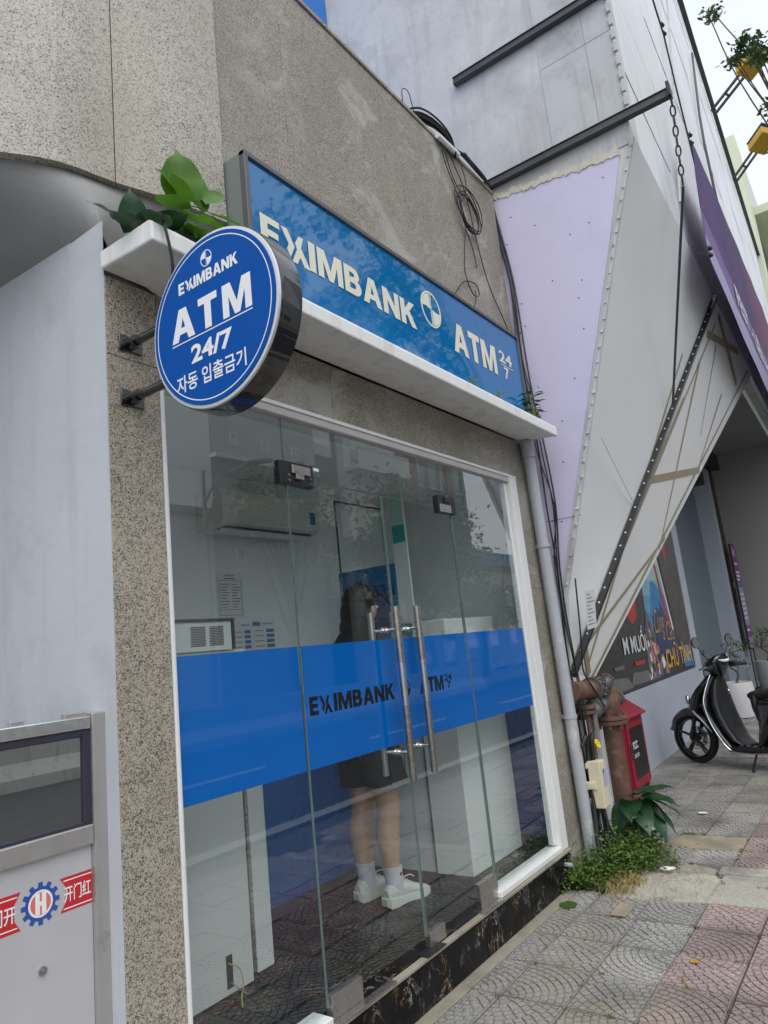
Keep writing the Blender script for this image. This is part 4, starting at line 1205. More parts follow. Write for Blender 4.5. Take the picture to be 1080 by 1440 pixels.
pp([(8.28, 1.66), (8.45, 1.58), (8.66, 1.66), (8.74, 1.86), (8.62, 2.05), (8.42, 2.08), (8.26, 1.9)], REDP, 1)
def band(za, zb):
    L_ = lambda z: 9.1 + (z - 1.62) / 1.38 * .20; R_ = lambda z: 10.72 - (z - 1.5) / 1.9 * .90
    return [(L_(za), za), (R_(za), za), (R_(zb), zb), (L_(zb), zb)]
for k_, col_ in enumerate(((.05, .26, .50), (.10, .38, .60), (.25, .50, .60), (.42, .58, .56), (.55, .62, .50), (.62, .63, .46))):
    pp(band(1.5 + .21 * k_, 1.5 + .21 * (k_ + 1) + (0 if k_ < 5 else .1)), M('poster_sky_' + 'abcdef'[k_], col_, .5, 0, .08, 3), 1)
pp([(9.34, 1.66), (9.6, 2.1), (9.75, 2.12), (10.2, 1.95), (10.75, 1.8), (10.95, 1.62), (9.4, 1.6)], SEAP, 2)
pp([(9.4, 1.2), (11.0, .98), (10.95, 1.66), (10.6, 1.60), (10.5, 1.72), (10.4, 1.60), (10.1, 1.66), (9.95, 1.86), (9.85, 1.70), (9.7, 1.78), (9.4, 1.64)], NAVYP, 3)
pp([(10.18, 1.5), (10.32, 1.5), (10.05, 2.35), (9.95, 2.35)], REDP, 4)
pp([(10.40, 1.45), (10.48, 1.45), (10.2, 2.45), (10.14, 2.45)], WHITEP, 4)
pp([(10.48, 1.45), (10.6, 1.45), (10.3, 2.45), (10.2, 2.45)], BROWNP, 5)
pp([(10.75, .93), (11.46, .90), (11.46, 4.9), (10.2, 4.9), (9.9, 3.3)], BROWNP, 5)
pp([(10.35, 2.9), (10.75, 2.4), (10.85, 2.75), (10.45, 3.5)], REDP, 6)
pp([(10.45, 3.15), (10.68, 2.9), (10.6, 3.4)], ORANGE, 7)
pp([(10.75, .92), (11.4, .90), (11.25, 1.18), (10.9, 1.22)], SEAP, 7)
def ptext(s, x, z, w, h, m, bold=.0, lay=8, slant=0):
    mb = text_mb(s, (x, 0, z), (1, 0, 0), (0, 0, 1), w, h, bold, .0)
    mb.v = [(p[0] + slant * (p[2] - z), wy_(p[0]) - .0205 - .0012 * lay, p[2]) for p in mb.v]
    part('lettering', mb, m, po)
ptext('CHỮ TÌNH', 9.74, .97, 1.58, .32, ORANGE, .02)
ptext('Cung', 9.36, 1.34, .50, .40, ORANGE, -.015, 8, .3)
ptext('Cầu', 9.96, 1.32, .45, .34, ORANGE, -.015, 8, .3)
ptext('M MUỐI', 7.90, 1.26, .98, .30, WHITEP, .01, 8)
pp([(8.25, 1.12), (8.67, 1.12), (8.67, 1.165), (8.25, 1.165)], REDP, 8)
ptext('NOTE', 10.6, 3.55, .42, .16, ORANGE, .01, 8)
pp([(10.6, 3.38), (11.02, 3.38), (11.02, 3.43), (10.6, 3.43)], ORANGE, 8)
pp([(7.45, 1.12), (7.8, 1.12), (7.8, 1.16), (7.45, 1.16)], GREYP, 8)

po2 = thing('wall_poster', 'narrow dark film poster beyond the grey shutter', 'poster', (17, wy_(17), .9))
part('board', poster_pts([(16.52, .82), (17.28, .82), (16.98, 4.9), (16.52, 4.9)], .02, .018), CHAR, po2)
for pts, m, l in (([(16.6, 2.9), (16.8, 3.3), (16.9, 2.9)], BROWNP, 1), ([(16.7, 4.2), (16.85, 4.1), (16.9, 4.4)], REDP, 1), ([(16.85, 1.2), (17.0, 1.2), (16.95, 1.9), (16.85, 1.8)], SEAP, 1), ([(17.05, 1.05), (17.2, 1.05), (17.18, 1.35), (17.05, 1.35)], TEAL, 1), ([(16.9, 2.4), (17.1, 2.4), (17.0, 2.8)], REDP, 1), ([(16.9, 2.12), (17.1, 2.12), (17.1, 2.25), (16.9, 2.25)], ORANGE, 1)):
    part('print', poster_pts(pts, .0205 + .0012 * l, .001), m, po2)
nb = thing('notice_board', 'purple printed notice board standing in front of the narrow dark poster', 'sign', (16.6, .55, .8))
bx = lambda x: wy_(16.6) - .16
part('board', MB().box((16.45, bx(0) - .012, .82), (16.95, bx(0) + .02, 3.05)), BLACKP, nb)
part('print', MB().box((16.475, bx(0) - .0145, .85), (16.945, bx(0) - .0125, 3.03)), LILACP, nb)
part('print', MB().box((16.475, bx(0) - .0165, 2.2), (16.945, bx(0) - .0147, 3.03)), VIOLETP, nb)
part('print', MB().box((16.475, bx(0) - .0165, 1.08), (16.945, bx(0) - .0147, 1.32)), VIOLETP, nb)
part('print', MB().box((16.475, bx(0) - .0165, 2.12), (16.945, bx(0) - .0147, 2.19)), SEAP, nb)
part('lettering', text_mb('18', (16.52, bx(0) - .0168, 2.78), (1, 0, 0), (0, 0, 1), .22, .17, .02), WHITEP, nb)
for z, w in ((2.6, .34), (2.42, .4), (2.34, .4), (2.26, .3), (1.95, .38), (1.85, .4), (1.75, .36), (1.65, .4), (1.55, .4), (1.45, .33), (1.2, .3)):
    part('print_line', MB().box((16.5, bx(0) - .0182, z), (16.5 + w, bx(0) - .0168, z + .045)), WHITEP, nb)
for x_l in (16.46, 16.91): part('leg', MB().box((x_l, bx(0), 0), (x_l + .03, bx(0) + .02, .82)), BLACKP, nb)

# ---------------------------------------------------------------- banner, ropes, lamp arms
def by_(x): return -1.25 + (x - 7.5) * HD
bn = thing('banner', 'long purple cloth banner with pale lower edge hung along the tall facade', 'banner', (11, by_(11), 4.7))
N = 40; L = []
for k in range(N + 1):
    t = k / N; x = 6.775 + (17.75 - 6.775) * t
    zt = 6.306 + 1.24 * min(1, t * 1.25) ** .8; zb = 4.806 - .21 * math.sin(min(1, t * 1.3) * 3.14) + .125 * t
    x_ = lambda f: x + .475 * f * (1 - t)
    col = []
    for q in range(11):
        f = q / 10
        col.append(V(x_(f), by_(x) + .012 * math.sin(f * 3.1) + .003 * math.sin(x * 3 + f * 3), zb + (zt - zb) * f))
    L.append(col)
def cloth(q0, q1, k0=0, k1=N):
    mb = MB(); vs = []; w = q1 - q0 + 1
    for k in range(k0, k1 + 1): vs += [p for p in L[k][q0:q1 + 1]]
    n = len(vs); th = V(0, .004, 0)
    fs = [(k*w+q, (k+1)*w+q, (k+1)*w+q+1, k*w+q+1) for k in range(k1 - k0) for q in range(w - 1)]
    mb.add(vs, fs, True); mb.add([p + th for p in vs], [f[::-1] for f in fs], True)
    return mb
part('cloth', cloth(4, 10, 0, 18), PURPLE, bn); part('cloth', cloth(4, 10, 18, N), MAROON, bn)
part('cloth', cloth(0, 2), LAVEND, bn); part('cloth', cloth(2, 4), M('banner_mid', (.20, .14, .33), .8, 0, .1, 2), bn)
mb = text_mb('FEST - LIÊN HOAN QUẢN', (9.0, 0, 5.10), (1, 0, 0), (0, 0, 1), 6.6, .45, .02, 0)
mb.v = [(p[0], by_(p[0]) - .008, p[2]) for p in mb.v]
part('lettering', mb, WHITEP, bn)

def rope(name, pts, r, m, label, cat, group=None, n=6):
    return solo(name, MB().tube(pts, r, n), m, label, cat, tuple(pts[0]), group)
def clamp_mb(c):
    c = V(c); return MB().ball(c + V(.018, 0, 0), .022, 8, 5).ball(c - V(.018, 0, .01), .016, 8, 5).bar(c - V(.03, 0, 0), c + V(.04, 0, 0), .015, .02)
# chain and cable from the beam end
ce = V(5.0, -1.445, 5.24)
chn = thing('chain', 'dark chain hanging from the end of the steel beam', 'chain', tuple(ce))
prev = ce
tgt = V(6.88, -.70, 3.58)
for k in range(9):
    p = lerp(ce, V(5.35, -1.36, 4.75), (k + .3) / 9)
    t = V(.42, .08, -.58).normalized(); sd = V(0, 1, 0) if k % 2 else t.cross(V(0, 1, 0)).normalized()
    loop = [p + t * (.038 * math.cos(a)) + sd * (.017 * math.sin(a)) for a in [2 * math.pi * q / 12 for q in range(12)]]
    part('link', MB().tube(loop, .006, 6, closed=True), BEAM, chn)
rope('stay_cable', [lerp(V(5.35, -1.36, 4.75), tgt, t) for t in (0, .5, 1)], .011, BEAM, 'dark stay cable from the beam chain down to the fold of the facade', 'cable')
def fpt(x, z, o=.12): return V(x, fy_(x) - o, z)
rope('light_string', [fpt(9.604, 10.2, .10), fpt(7.8, 7.5, .10), fpt(7.0, 6.35, .10), fpt(5.9, 4.95, .12)], .012, STEELG, 'grey braided cable crossing the white cladding above the beam', 'cable')
rope('stay_cable', [fpt(7.15, 8.05), fpt(7.57, 7.9), fpt(7.73, 7.3), fpt(8.0, 6.6), fpt(8.1, 5.95)], .009, WIRE, 'thin black rope across the cladding with shackles at its top', 'rope')
rope('stay_cable', [fpt(8.15, 7.0), fpt(8.4, 6.9), V(7.25, by_(7.25), 6.306)][1:], .008, WIRE, 'thin black rope tied to the upper corner of the purple banner', 'rope')
rope('stay_cable', [V(6.76, by_(6.76), 4.82), V(6.95, -1.15, 4.98), V(7.2, fy_(7.2) - .01, 5.2)], .008, WIRE, 'black rope tied to the lower corner of the purple banner', 'rope')
rope('stay_cable', [fpt(13.7, 12.3, .03), fpt(12.0, 9.8, .03), fpt(11.7, 9.1, .03), fpt(11.7, 7.9, .03), fpt(13.4, 6.9, .03)], .02, BEAM, 'dark cable hanging down the cladding from the roof edge', 'cable')
for p, d, lb in (((7.55, fy_(7.5) - .13, 7.95), (.2, 0, -.9), 'black shackles on the rope across the cladding'), ((7.3, by_(7.3) - .01, 6.38), (.1, 0, .9), 'black shackle at the upper corner of the banner'), ((6.80, by_(6.8) - .01, 4.88), (.3, 0, .6), 'black shackle at the lower corner of the banner')):
    sk_ = thing('shackle', lb, 'shackle', p); dn = V(d).normalized()
    for k in (-.05, .05): part('clamp', clamp_mb(V(p) + dn * k), BLACKP, sk_)

def lamp(x0, y0, x1, y1, label):
    z = 13.55; t = thing('floodlight', label, 'lamp', (x0, y0, z), 'yellow floodlights along the roof edge')
    a, b = V(x0, y0, z), V(x1, y1, z + .35)
    d = (b - a).normalized(); sd = d.cross(V(0, 0, 1)).normalized()
    part('arm', MB().bar(a + sd*.09, b + sd*.09, .05, .05), BEAM, t); part('arm', MB().bar(a - sd*.09, b - sd*.09, .05, .05), BEAM, t)
    part('brace', MB().bar(lerp(a, b, .5) + sd*.09, lerp(a, b, .5) - sd*.09, .04, .04), BEAM, t)
    c = b + d * .3
    part('housing', MB().obox(c, sd * .30, d * .27, V(0, 0, .10)), YELLOW, t, bevel=.02)
    part('visor', MB().obox(c + V(0, 0, .13) + d*.02, sd * .31, d * .29, V(0, 0, .02)), M('visor_blue', (.03, .06, .16), .5) if 'visor_blue' not in bpy.data.materials else bpy.data.materials['visor_blue'], t)
    return t
lamp(17.6, fy_(17.6), 17.3, -1.50, 'yellow floodlight on a black double arm behind the leafy twig')
lamp(21.0, fy_(21.0), 20.6, -1.30, 'yellow floodlight with blue visor farther along the roof')
lamp(12.2, fy_(12.2) + .9, 12.0, fy_(12.0) + .35, 'yellow floodlight peeping over the roof above the concrete side wall')

# pale building farther along
pb = thing('far_building', 'pale green building rising beyond the white clad facade', 'building', (30, -1, 0))
part('wall', MB().box((26.0, -.60, 0), (27.4, 9, 18.1)), PALEG, pb)
part('wall', MB().box((27.402, -.50, 0), (60, 9, 18.0)), PALEG, pb)
for k in range(5):
    s = part('balcony_slab', MB().box((27.41, -1.2, 3.2 + k * 3.1), (40, -.51, 3.5 + k * 3.1)), PALEG, pb)
    part('window', MB().box((28.2, -.55, 4.2 + k * 3.1), (33, -.505, 5.9 + k * 3.1)), GLASSD, pb)
    part('window', MB().box((34.2, -.55, 4.2 + k * 3.1), (39, -.505, 5.9 + k * 3.1)), GLASSD, pb)

# blue sheet wall on the roof behind the parapet
bw = thing('blue_wall', 'blue sheet wall rising behind the granite parapet', 'wall', (3.4, 1.5, 4.75))
for k in range(7):
    part('sheet', MB().box((2.0 + k * .43, 1.5, 4.75), (2.426 + k * .43, 1.53, 9.6)).box((2.02 + k * .43, 1.485, 4.75), (2.05 + k * .43, 1.4995, 9.6)), BLUEM, bw)
# ---------------------------------------------------------------- pipes and cables at the end of the bank front
dp = thing('drainpipe', 'grey plastic drainpipe running down the end of the bank wall', 'pipe', (4.9, -.07, 0))
part('pipe', MB().tube([(4.80, -.055, 2.99), (4.815, -.055, 2.6), (4.835, -.06, 1.4), (4.865, -.06, .06)], .042, 18), PVC, dp)
part('coupling', MB().cyl((4.80, -.055, 2.86), (4.80, -.055, 2.97), .049, 18).cyl((4.80, -.055, 2.955), (4.80, -.055, 2.985), .053, 18), PVC, dp)
for z, x in ((2.2, 4.822), (1.0, 4.846)):
    part('clip', MB().lathe([(.044, -.012), (.050, -.012), (.050, .012), (.044, .012)], (x, -.057, z), 'z', 18).box((x - .01, -.012, z - .012), (x + .01, .0, z + .012)), PVC, dp)
solo('conduit', MB().tube([(5.03, -.07, .95), (5.03, -.075, .5), (5.02, -.08, .03)], .026, 14), PVC, 'thin grey conduit behind the drainpipe under the meter box', 'pipe', (5.03, -.07, 0))
solo('drain_spout', MB().cyl((4.50, -.075, .135), (4.50, -.02, .135), .014, 12), PVC, 'short grey spout poking out of the marble base', 'pipe', (4.50, -.02, .135))

# black cables
def cable(pts, r, label, group=None, n=6, sm=5, cat='cable'):
    p = smooth_path(pts, sm) if sm else pts
    return solo('cable', MB().tube(p, r, n), WIRE, label, cat, tuple(pts[0]), group)
cable([(4.83, -.12, .80), (4.87, -.14, .86), (4.92, -.12, .78), (4.90, -.115, .6), (4.86, -.125, .35), (4.80, -.14, .15), (4.78, -.20, .03), (4.86, -.26, .0)], .016, 'thick black hose looping down beside the grey drainpipe', n=10)
cable([(5.02, -.12, .82), (5.0, -.14, .86), (4.96, -.14, .80), (4.97, -.13, .62), (5.05, -.11, .52)], .014, 'black hose bent over beside the rusty pipe', n=10)
rnd = random.Random(12)
for k in range(9):
    x = 4.99 + rnd.uniform(-.02, .10); y = -.10 + rnd.uniform(-.05, .02)
    cable([(x, y, .36), (x + rnd.uniform(-.05, .03), y - .02, .25), (x + rnd.uniform(-.06, .05), y - rnd.uniform(.0, .05), .14), (x + rnd.uniform(-.05, .1), y - rnd.uniform(0, .06), .01)], .007, 'tangled black cables below the cream meter box', 'tangled cables below the meter box', 6, 4)
# runs down the lilac wall
for k, (dy, r) in enumerate(((0, .006), (-.018, .005), (-.035, .006), (.012, .0045))):
    w = random.Random(k)
    pts = [(5.005 - .004 * k, .035 + dy*.3, 5.24), (5.004, .02 + dy*.6, 4.9), (5.0, -.035 + dy, 4.35), (4.995, -.03 + dy*1.1, 3.7), (4.99, -.055 + dy, 3.35), (4.985, -.065 + dy*1.3, 2.95), (4.985, -.07 + dy*.6 - .02*k, 2.5), (4.985, -.065 + dy*1.2, 2.1), (4.99, -.07 + dy*.4, 1.75), (4.985, -.06 + dy, 1.35), (4.97, -.10 + dy*.5, .95), (4.98, -.10, .6)]
    pts = [(a + w.uniform(-.004, .004), b + w.uniform(-.012, .012), c) for a, b, c in pts]
    cable(pts, r, 'thin black cables running down between granite and lilac wall', 'cables down the lilac wall', 6, 4)
cable([(5.0, -.19, 1.95), (4.99, -.17, 1.55), (5.01, -.14, 1.3), (5.08, -.17, 1.16), (5.16, -.20, 1.02)], .006, 'black cable slung from the facade foot to the brass valve')
# coils on the parapet
rnd = random.Random(3)
for k in range(16):
    s = rnd.uniform(-.05, .05); h = rnd.uniform(-.02, .06)
    cable([(3.78 + s, .06 + s*.2, 5.205), (3.92 + s, .01 + s*.6, 5.25 + h*.6), (4.10 + s*.6, -.02 + s*.5, 5.27 + h*.7), (4.26 + s*.4, -.03 + s*.4, 5.24 + h * .5), (4.33 + s * .5, -.03 + s*.3, 5.15)], .0075, 'bundle of black cables lying over the granite parapet', 'black cables over the parapet', 6, 5)
for k in range(5):
    cable([(4.30 + .012*k, -.03, 5.2), (4.38 + .02*k, -.03 - .006*k, 5.22), (4.5, -.03, 5.22 + .01*k), (4.72, -.03 - .005*k, 5.20), (4.93, -.012, 5.23)], .009, 'black cables sagging from the parapet to the steel beam', 'black cables over the parapet', 6, 5)
solo('conduit', MB().cyl((4.06, -.035, 5.165), (4.36, -.035, 5.175), .02, 12), WHITEP, 'short white tube lying under the black cables on the parapet', 'pipe', (4.06, -.035, 5.17))
# hanging coil
cx, cz = 4.40, 4.70
for k in range(5):
    a0 = rnd.uniform(0, 6.28); rx = .16 + rnd.uniform(-.04, .03); rz = .17 + rnd.uniform(-.05, .03)
    ox, oz = rnd.uniform(-.03, .03), rnd.uniform(-.03, .03)
    p = [(cx + ox + rx * math.cos(a0 + t * 6.28 * 1.1), -.022 - .008 * k - .01 * math.sin(t * 9), cz + oz + rz * math.sin(a0 + t * 6.28 * 1.1)) for t in [q / 26 for q in range(27)]]
    cable(p, .0045, 'loose coil of thin black wire hanging on the granite', 'loose coil of black wire', 6, 0)
for pts, lb in (([(4.12, -.02, 5.19), (4.16, -.02, 5.0), (4.27, -.025, 4.82), (4.33, -.03, 4.62), (4.28, -.02, 4.35), (4.24, -.02, 4.15), (4.32, -.02, 4.02), (4.42, -.02, 4.05), (4.38, -.02, 4.12), (4.20, -.02, 4.07), (4.02, -.02, 3.90)], 'thin black wire trailing from the coil with a loop above the blue sign'),
                ([(4.2, -.02, 5.18), (4.42, -.02, 4.9), (4.5, -.02, 4.55), (4.62, -.02, 4.2), (4.86, -.02, 3.9), (4.97, -.02, 3.6)], 'thin black wire slanting across the granite to the lilac wall'),
                ([(4.35, -.02, 4.55), (4.42, -.02, 4.42), (4.45, -.02, 4.28)], 'short loose wire end below the coil'),
                ([(4.15, -.02, 5.19), (4.24, -.02, 4.95), (4.36, -.03, 4.83), (4.44, -.03, 4.98), (4.40, -.02, 5.18)], 'slack wire loop between parapet and coil')):
    cable(pts, .0042, lb, None, 6, 6)
cable([(4.36, -.02, 4.06), (4.33, -.03, 3.97), (4.27, -.03, 3.88)], .004, 'short broken wire end above the blue sign', None, 6, 4)
solo('wire', MB().tube(smooth_path([(3.66, -.01, 5.2), (3.64, -.03, 5.27), (3.72, -.03, 5.30), (3.80, -.01, 5.21)], 6), .003, 6), WIRE, 'thin wire arching above the granite parapet left of the cable bundle', 'cable', (3.66, -.01, 5.2))

# ---------------------------------------------------------------- fire standpipe
hy = thing('fire_standpipe', 'rusty fire standpipe with flanges and grey hose valves', 'standpipe', (5.38, -.12, 0))
part('pipe', MB().tube([(5.09, -.06, .0), (5.09, -.06, 1.0)], .056, 20), RUST, hy)
part('pipe', MB().tube([(5.47, -.12, .0), (5.47, -.12, .88)], .068, 20), RUST, hy)
part('pipe', MB().tube([(4.87, -.09, 1.165), (5.46, -.115, 1.13)], .066, 20), RUST, hy)
part('body', MB().lathe([(.066, .0), (.078, .03), (.088, .10), (.085, .2), (.066, .24), (.05, .25)], (5.47, -.12, .90), 'z', 24), RUST, hy)
part('flange', MB().lathe([(.07, .86), (.125, .862), (.127, .886), (.118, .89)], (5.47, -.12, 0), 'z', 28).lathe([(.118, .894), (.127, .897), (.125, .92), (.075, .925)], (5.47, -.12, 0), 'z', 28), RUST, hy)
part('flange', MB().lathe([(.06, .985), (.095, .987), (.097, 1.01), (.06, 1.015)], (5.09, -.06, 0), 'z', 24).lathe([(.06, 1.02), (.095, 1.022), (.097, 1.045), (.06, 1.05)], (5.09, -.06, 0), 'z', 24), RUST, hy)
mb = MB()
for k in range(8):
    a = 2 * math.pi * k / 8 + .2; c = V(5.47 + .104 * math.cos(a), -.12 + .104 * math.sin(a), 0)
    mb.cyl(c + V(0, 0, .835), c + V(0, 0, .945), .011, 6)
part('bolt', mb, RUST, hy)
v = part('valve', MB().lathe([(.03, -.26), (.062, -.255), (.064, -.20), (.052, -.195), (.052, -.15), (.06, -.14), (.06, -.08), (.045, -.07), (.045, 0)], (5.40, -.12, 1.02), 'x', 22), IRON, hy)
part('valve_cap', MB().ball((5.14, -.125, 1.0), (.035, .062, .062), 14, 9).bar((5.12, -.13, 1.0), (5.10, -.14, .86), .03, .045), IRON, v)
v = part('valve', MB().cyl((5.22, -.105, 1.145), (5.40, -.115, 1.135), .076, 20).cyl((5.20, -.105, 1.145), (5.225, -.105, 1.145), .088, 20).cyl((5.30, -.11, 1.14), (5.325, -.11, 1.14), .090, 20).ball((5.34, -.19, 1.17), (.05, .03, .05), 12, 8), IRON, hy)
mb = MB()
for k in range(12):
    a = 2 * math.pi * k / 12; mb.ball((5.26, -.11 + .085 * math.cos(a), 1.14 + .085 * math.sin(a)), .012, 6, 4)
part('lug', mb, IRON, v)
part('valve', MB().cyl((5.52, -.12, 1.02), (5.64, -.13, 1.03), .052, 18).cyl((5.62, -.13, 1.03), (5.66, -.13, 1.03), .062, 18), IRON, hy)
part('handwheel', MB().tube([(5.44 + .055 * math.cos(a), -.16 + .03 * math.sin(a), 1.21 + .02 * math.sin(a)) for a in [2 * math.pi * q / 16 for q in range(16)]], .009, 8, closed=True).cyl((5.44, -.14, 1.12), (5.44, -.16, 1.21), .011, 8).bar((5.385, -.16, 1.21), (5.495, -.16, 1.21), .010, .010), RUST, hy)
mb = MB()
for k in range(7):
    a = 2 * math.pi * k / 7; mb.ball((5.0 + .02 * math.cos(a), -.166 + .01 * math.sin(a), .79 + .022 * math.sin(a)), .012, 6, 4)
solo('yellow_ribbon', mb, M('ribbon_yellow', (.75, .55, .02), .6), 'knotted yellow plastic ribbon on the rusty pipe', 'ribbon', (5.0, -.166, .79))

# ---------------------------------------------------------------- red cabinet
cb = thing('fire_cabinet', 'red steel fire cabinet with sloping lid and dark window beside the base wall', 'cabinet', (7.38, .38, 0))
X0, X1, Y0, Y1 = 6.98, 7.54, .30, .436
part('body', MB().prism([(X0, Y0, .03), (X0, Y1, .03), (X0, Y1, .80), (X0, Y0, .71)], (X1 - X0, 0, 0)), RED, cb, bevel=.006)
part('lid', MB().prism([(X0 - .04, Y0 - .05, .69), (X0 - .04, Y1, .815), (X0 - .04, Y1, .835), (X0 - .04, Y0 - .05, .71)], (X1 - X0 + .08, 0, 0)), RED, cb, bevel=.004)
d = part('door', MB().box((X0 + .02, Y0 - .018, .06), (X1 - .02, Y0 - .002, .68)), RED, cb, bevel=.004)
part('window', MB().box((X0 + .10, Y0 - .0215, .13), (X1 - .07, Y0 - .0185, .60)), BLACKP, d)
part('lettering', text_mb('PCCC', (X0 + .12, Y0 - .0215, .40), (1, 0, 0), (0, 0, 1), .15, .07, .03, .001), WHITEP, d)
part('lettering', text_mb('CHỮA CHÁY', (X0 + .12, Y0 - .0215, .32), (1, 0, 0), (0, 0, 1), .15, .05, .02, .001), WHITEP, d)
part('handle', MB().box((X0 + .035, Y0 - .03, .32), (X0 + .06, Y0 - .0185, .45)), PRINTK, d, bevel=.003)
part('lettering', text_mb('CHỮA CHÁY', (X0, Y1 - .01, .66), (0, -1, 0), (0, 0, 1), .12, .035, .02, .001), WHITEP, cb)
for x_f in (X0 + .01, X1 - .05): part('foot', MB().box((x_f, Y0 + .01, 0), (x_f + .04, Y1 - .01, .03)), RED, cb)

# ---------------------------------------------------------------- meter box
mt = thing('meter_box', 'cream plastic meter box with a latch hung beside the rusty pipe', 'box', (4.94, -.155, .38))
X0, X1, Y0, Y1 = 4.875, 5.005, -.195, -.118
part('body', MB().box((X0 + .03, Y0, .385), (X1, Y1, .69)), CREAM, mt, bevel=.010)
part('lid', MB().box((X0, Y0 - .004, .39), (X0 + .028, Y1 + .004, .695)), CREAM, mt, bevel=.006)
part('latch', MB().box((X0 - .022, -.165, .515), (X0 - .001, -.095, .565)).box((X0 - .030, -.155, .522), (X0 - .0225, -.115, .558)), CREAM, mt, bevel=.003)
for z in (.42, .65):
    part('hinge', MB().box((X0 - .006, -.125, z), (X0 + .012, -.105, z + .035)).cyl((X0 - .004, -.110, z), (X0 - .004, -.110, z + .035), .006, 8), CREAM, mt, bevel=.001)
part('sticker', MB().box((X0 + .055, Y0 - .0012, .52), (X0 + .115, Y0 - .0001, .635)), LILACP, mt)
part('sticker', MB().box((X0 + .06, Y0 - .0022, .605), (X0 + .082, Y0 - .0013, .63)), PRINTB, mt)
part('bracket', MB().box((X0 + .05, Y1, .63), (X0 + .08, -.0, .66)).box((X0 - .02, -.08, .635), (X0 + .05, -.07, .655)), STEELB, mt)

# ---------------------------------------------------------------- leaves and plants
def leaf_mb(base, direc, length, width, nrm=(0, 0, 1), droop=.25, heart=True, fold=.18, n=9, tip=.16):
    """one broad leaf with a midrib fold and a drawn-out tip"""
    d = V(direc).normalized(); nm = V(nrm); nm = (nm - d * nm.dot(d))
    if nm.length < 1e-3: nm = d.orthogonal()
    nm.normalize(); sd = d.cross(nm); mb = MB(); pts = []
    for i in range(n + 1):
        t = i / n
        if heart: w = (math.sin(math.pi * min(1, (t * .86 + .14)) ** .72) ** .8) if t < .84 else .26 * (1 - t) / .16 * .9 + .0
        else: w = math.sin(math.pi * t) ** .8
        w = max(w, .012) * width / 2
        back = -.06 * length if heart and i == 0 else 0
        p = V(base) + d * (t * length) - nm * (droop * length * t * t)
        wv = .03 * width * math.sin(t * 11)
        for q in (-1, -.5, 0, .5, 1):
            pts.append(p + sd * (q * w) + nm * (abs(q) ** 1.5 * fold * w + wv * abs(q)) + d * (back * (abs(q))))
    fs = [(i*5+q, i*5+q+1, (i+1)*5+q+1, (i+1)*5+q) for i in range(n) for q in range(4)]
    mb.add(pts, fs, True)
    return mb
def plant_leaf(par, base, tipdir, stem_from, L, W, m, rib=None, **k):
    mb = leaf_mb(base, tipdir, L, W, **k)
    lf = part('leaf', mb, m, par, sharp=80)
    if stem_from is not None:
        part('leaf_stem', MB().tube(smooth_path([stem_from, lerp(stem_from, base, .5) + V(0, 0, .012), base], 3), [.0022] * 7, 6), rib or STEMG, lf)
    return lf

fg = thing('fig_seedling', 'young fig plant with broad heart shaped leaves growing on the left end of the ledge', 'plant', (1.62, -.12, 3.07))
st = [V(1.62, -.10, 3.07), V(1.62, -.12, 3.17), V(1.635, -.15, 3.28), V(1.63, -.16, 3.36)]
part('stem', MB().tube(smooth_path(st, 4), [.006 - .0003 * k for k in range(13)], 8), STEMG, fg)
FL = [((1.60, -.17, 3.33), (-.25, -.15, .95), .19, .16, (-.6, -.8, .1)), ((1.655, -.17, 3.33), (.35, -.1, .9), .15, .10, (.2, -1, .2)), ((1.55, -.19, 3.25), (-.75, -.4, -.1), .15, .12, (-.2, -.3, 1)),
      ((1.62, -.21, 3.22), (-.5, -.6, -.25), .17, .13, (-.2, -.6, .9)), ((1.69, -.20, 3.25), (.85, -.3, -.25), .15, .11, (0, -.5, .9)), ((1.67, -.2, 3.18), (.7, -.4, .15), .17, .12, (-.2, -.7, .8)),
      ((1.57, -.2, 3.30), (-.6, -.5, .15), .13, .10, (0, -.6, .8)), ((1.68, -.18, 3.36), (.75, -.2, .55), .13, .07, (-.3, -.9, .3)), ((1.58, -.16, 3.36), (-.8, -.1, .35), .11, .09, (-.3, -.8, .5)), ((1.72, -.2, 3.30), (.95, -.25, .05), .13, .09, (0, -.6, .8)), ((1.60, -.22, 3.12), (-.6, -.7, .05), .14, .10, (0, -.5, .9)), ((1.52, -.15, 3.19), (-.9, -.2, -.1), .14, .11, (-.1, -.4, 1)), ((1.58, -.2, 3.15), (-.3, -.8, -.2), .15, .11, (-.2, -.5, 1))]
for b, d, L, W, nm in FL: plant_leaf(fg, V(b), d, lerp(st[1], st[3], max(0, min(1, (b[2] - 3.1) / .25))), L, W, LEAF_FIG, nrm=nm, droop=.12)
f2 = thing('fig_seedling', 'low dark leaved fig seedling at the left corner of the ledge by the white wall', 'plant', (1.45, -.14, 3.07))
for b, d, L, W, nm in (((1.40, -.14, 3.115), (-.8, -.45, -.02), .17, .12, (0, -.3, 1)), ((1.42, -.2, 3.105), (-.35, -.75, -.08), .17, .12, (0, -.3, 1)), ((1.46, -.17, 3.13), (.1, -.8, .12), .16, .12, (.1, -.5, 1)), ((1.50, -.15, 3.12), (.6, -.7, .0), .16, .12, (0, -.4, 1)), ((1.40, -.1, 3.15), (-.7, .1, .35), .15, .12, (-.4, -.5, .8)), ((1.44, -.08, 3.16), (-.2, -.2, .6), .15, .11, (-.5, -.8, .3))):
    plant_leaf(f2, V(b), d, V(1.45, -.12, 3.075), L, W, LEAF_DARK, nrm=nm, droop=.15)
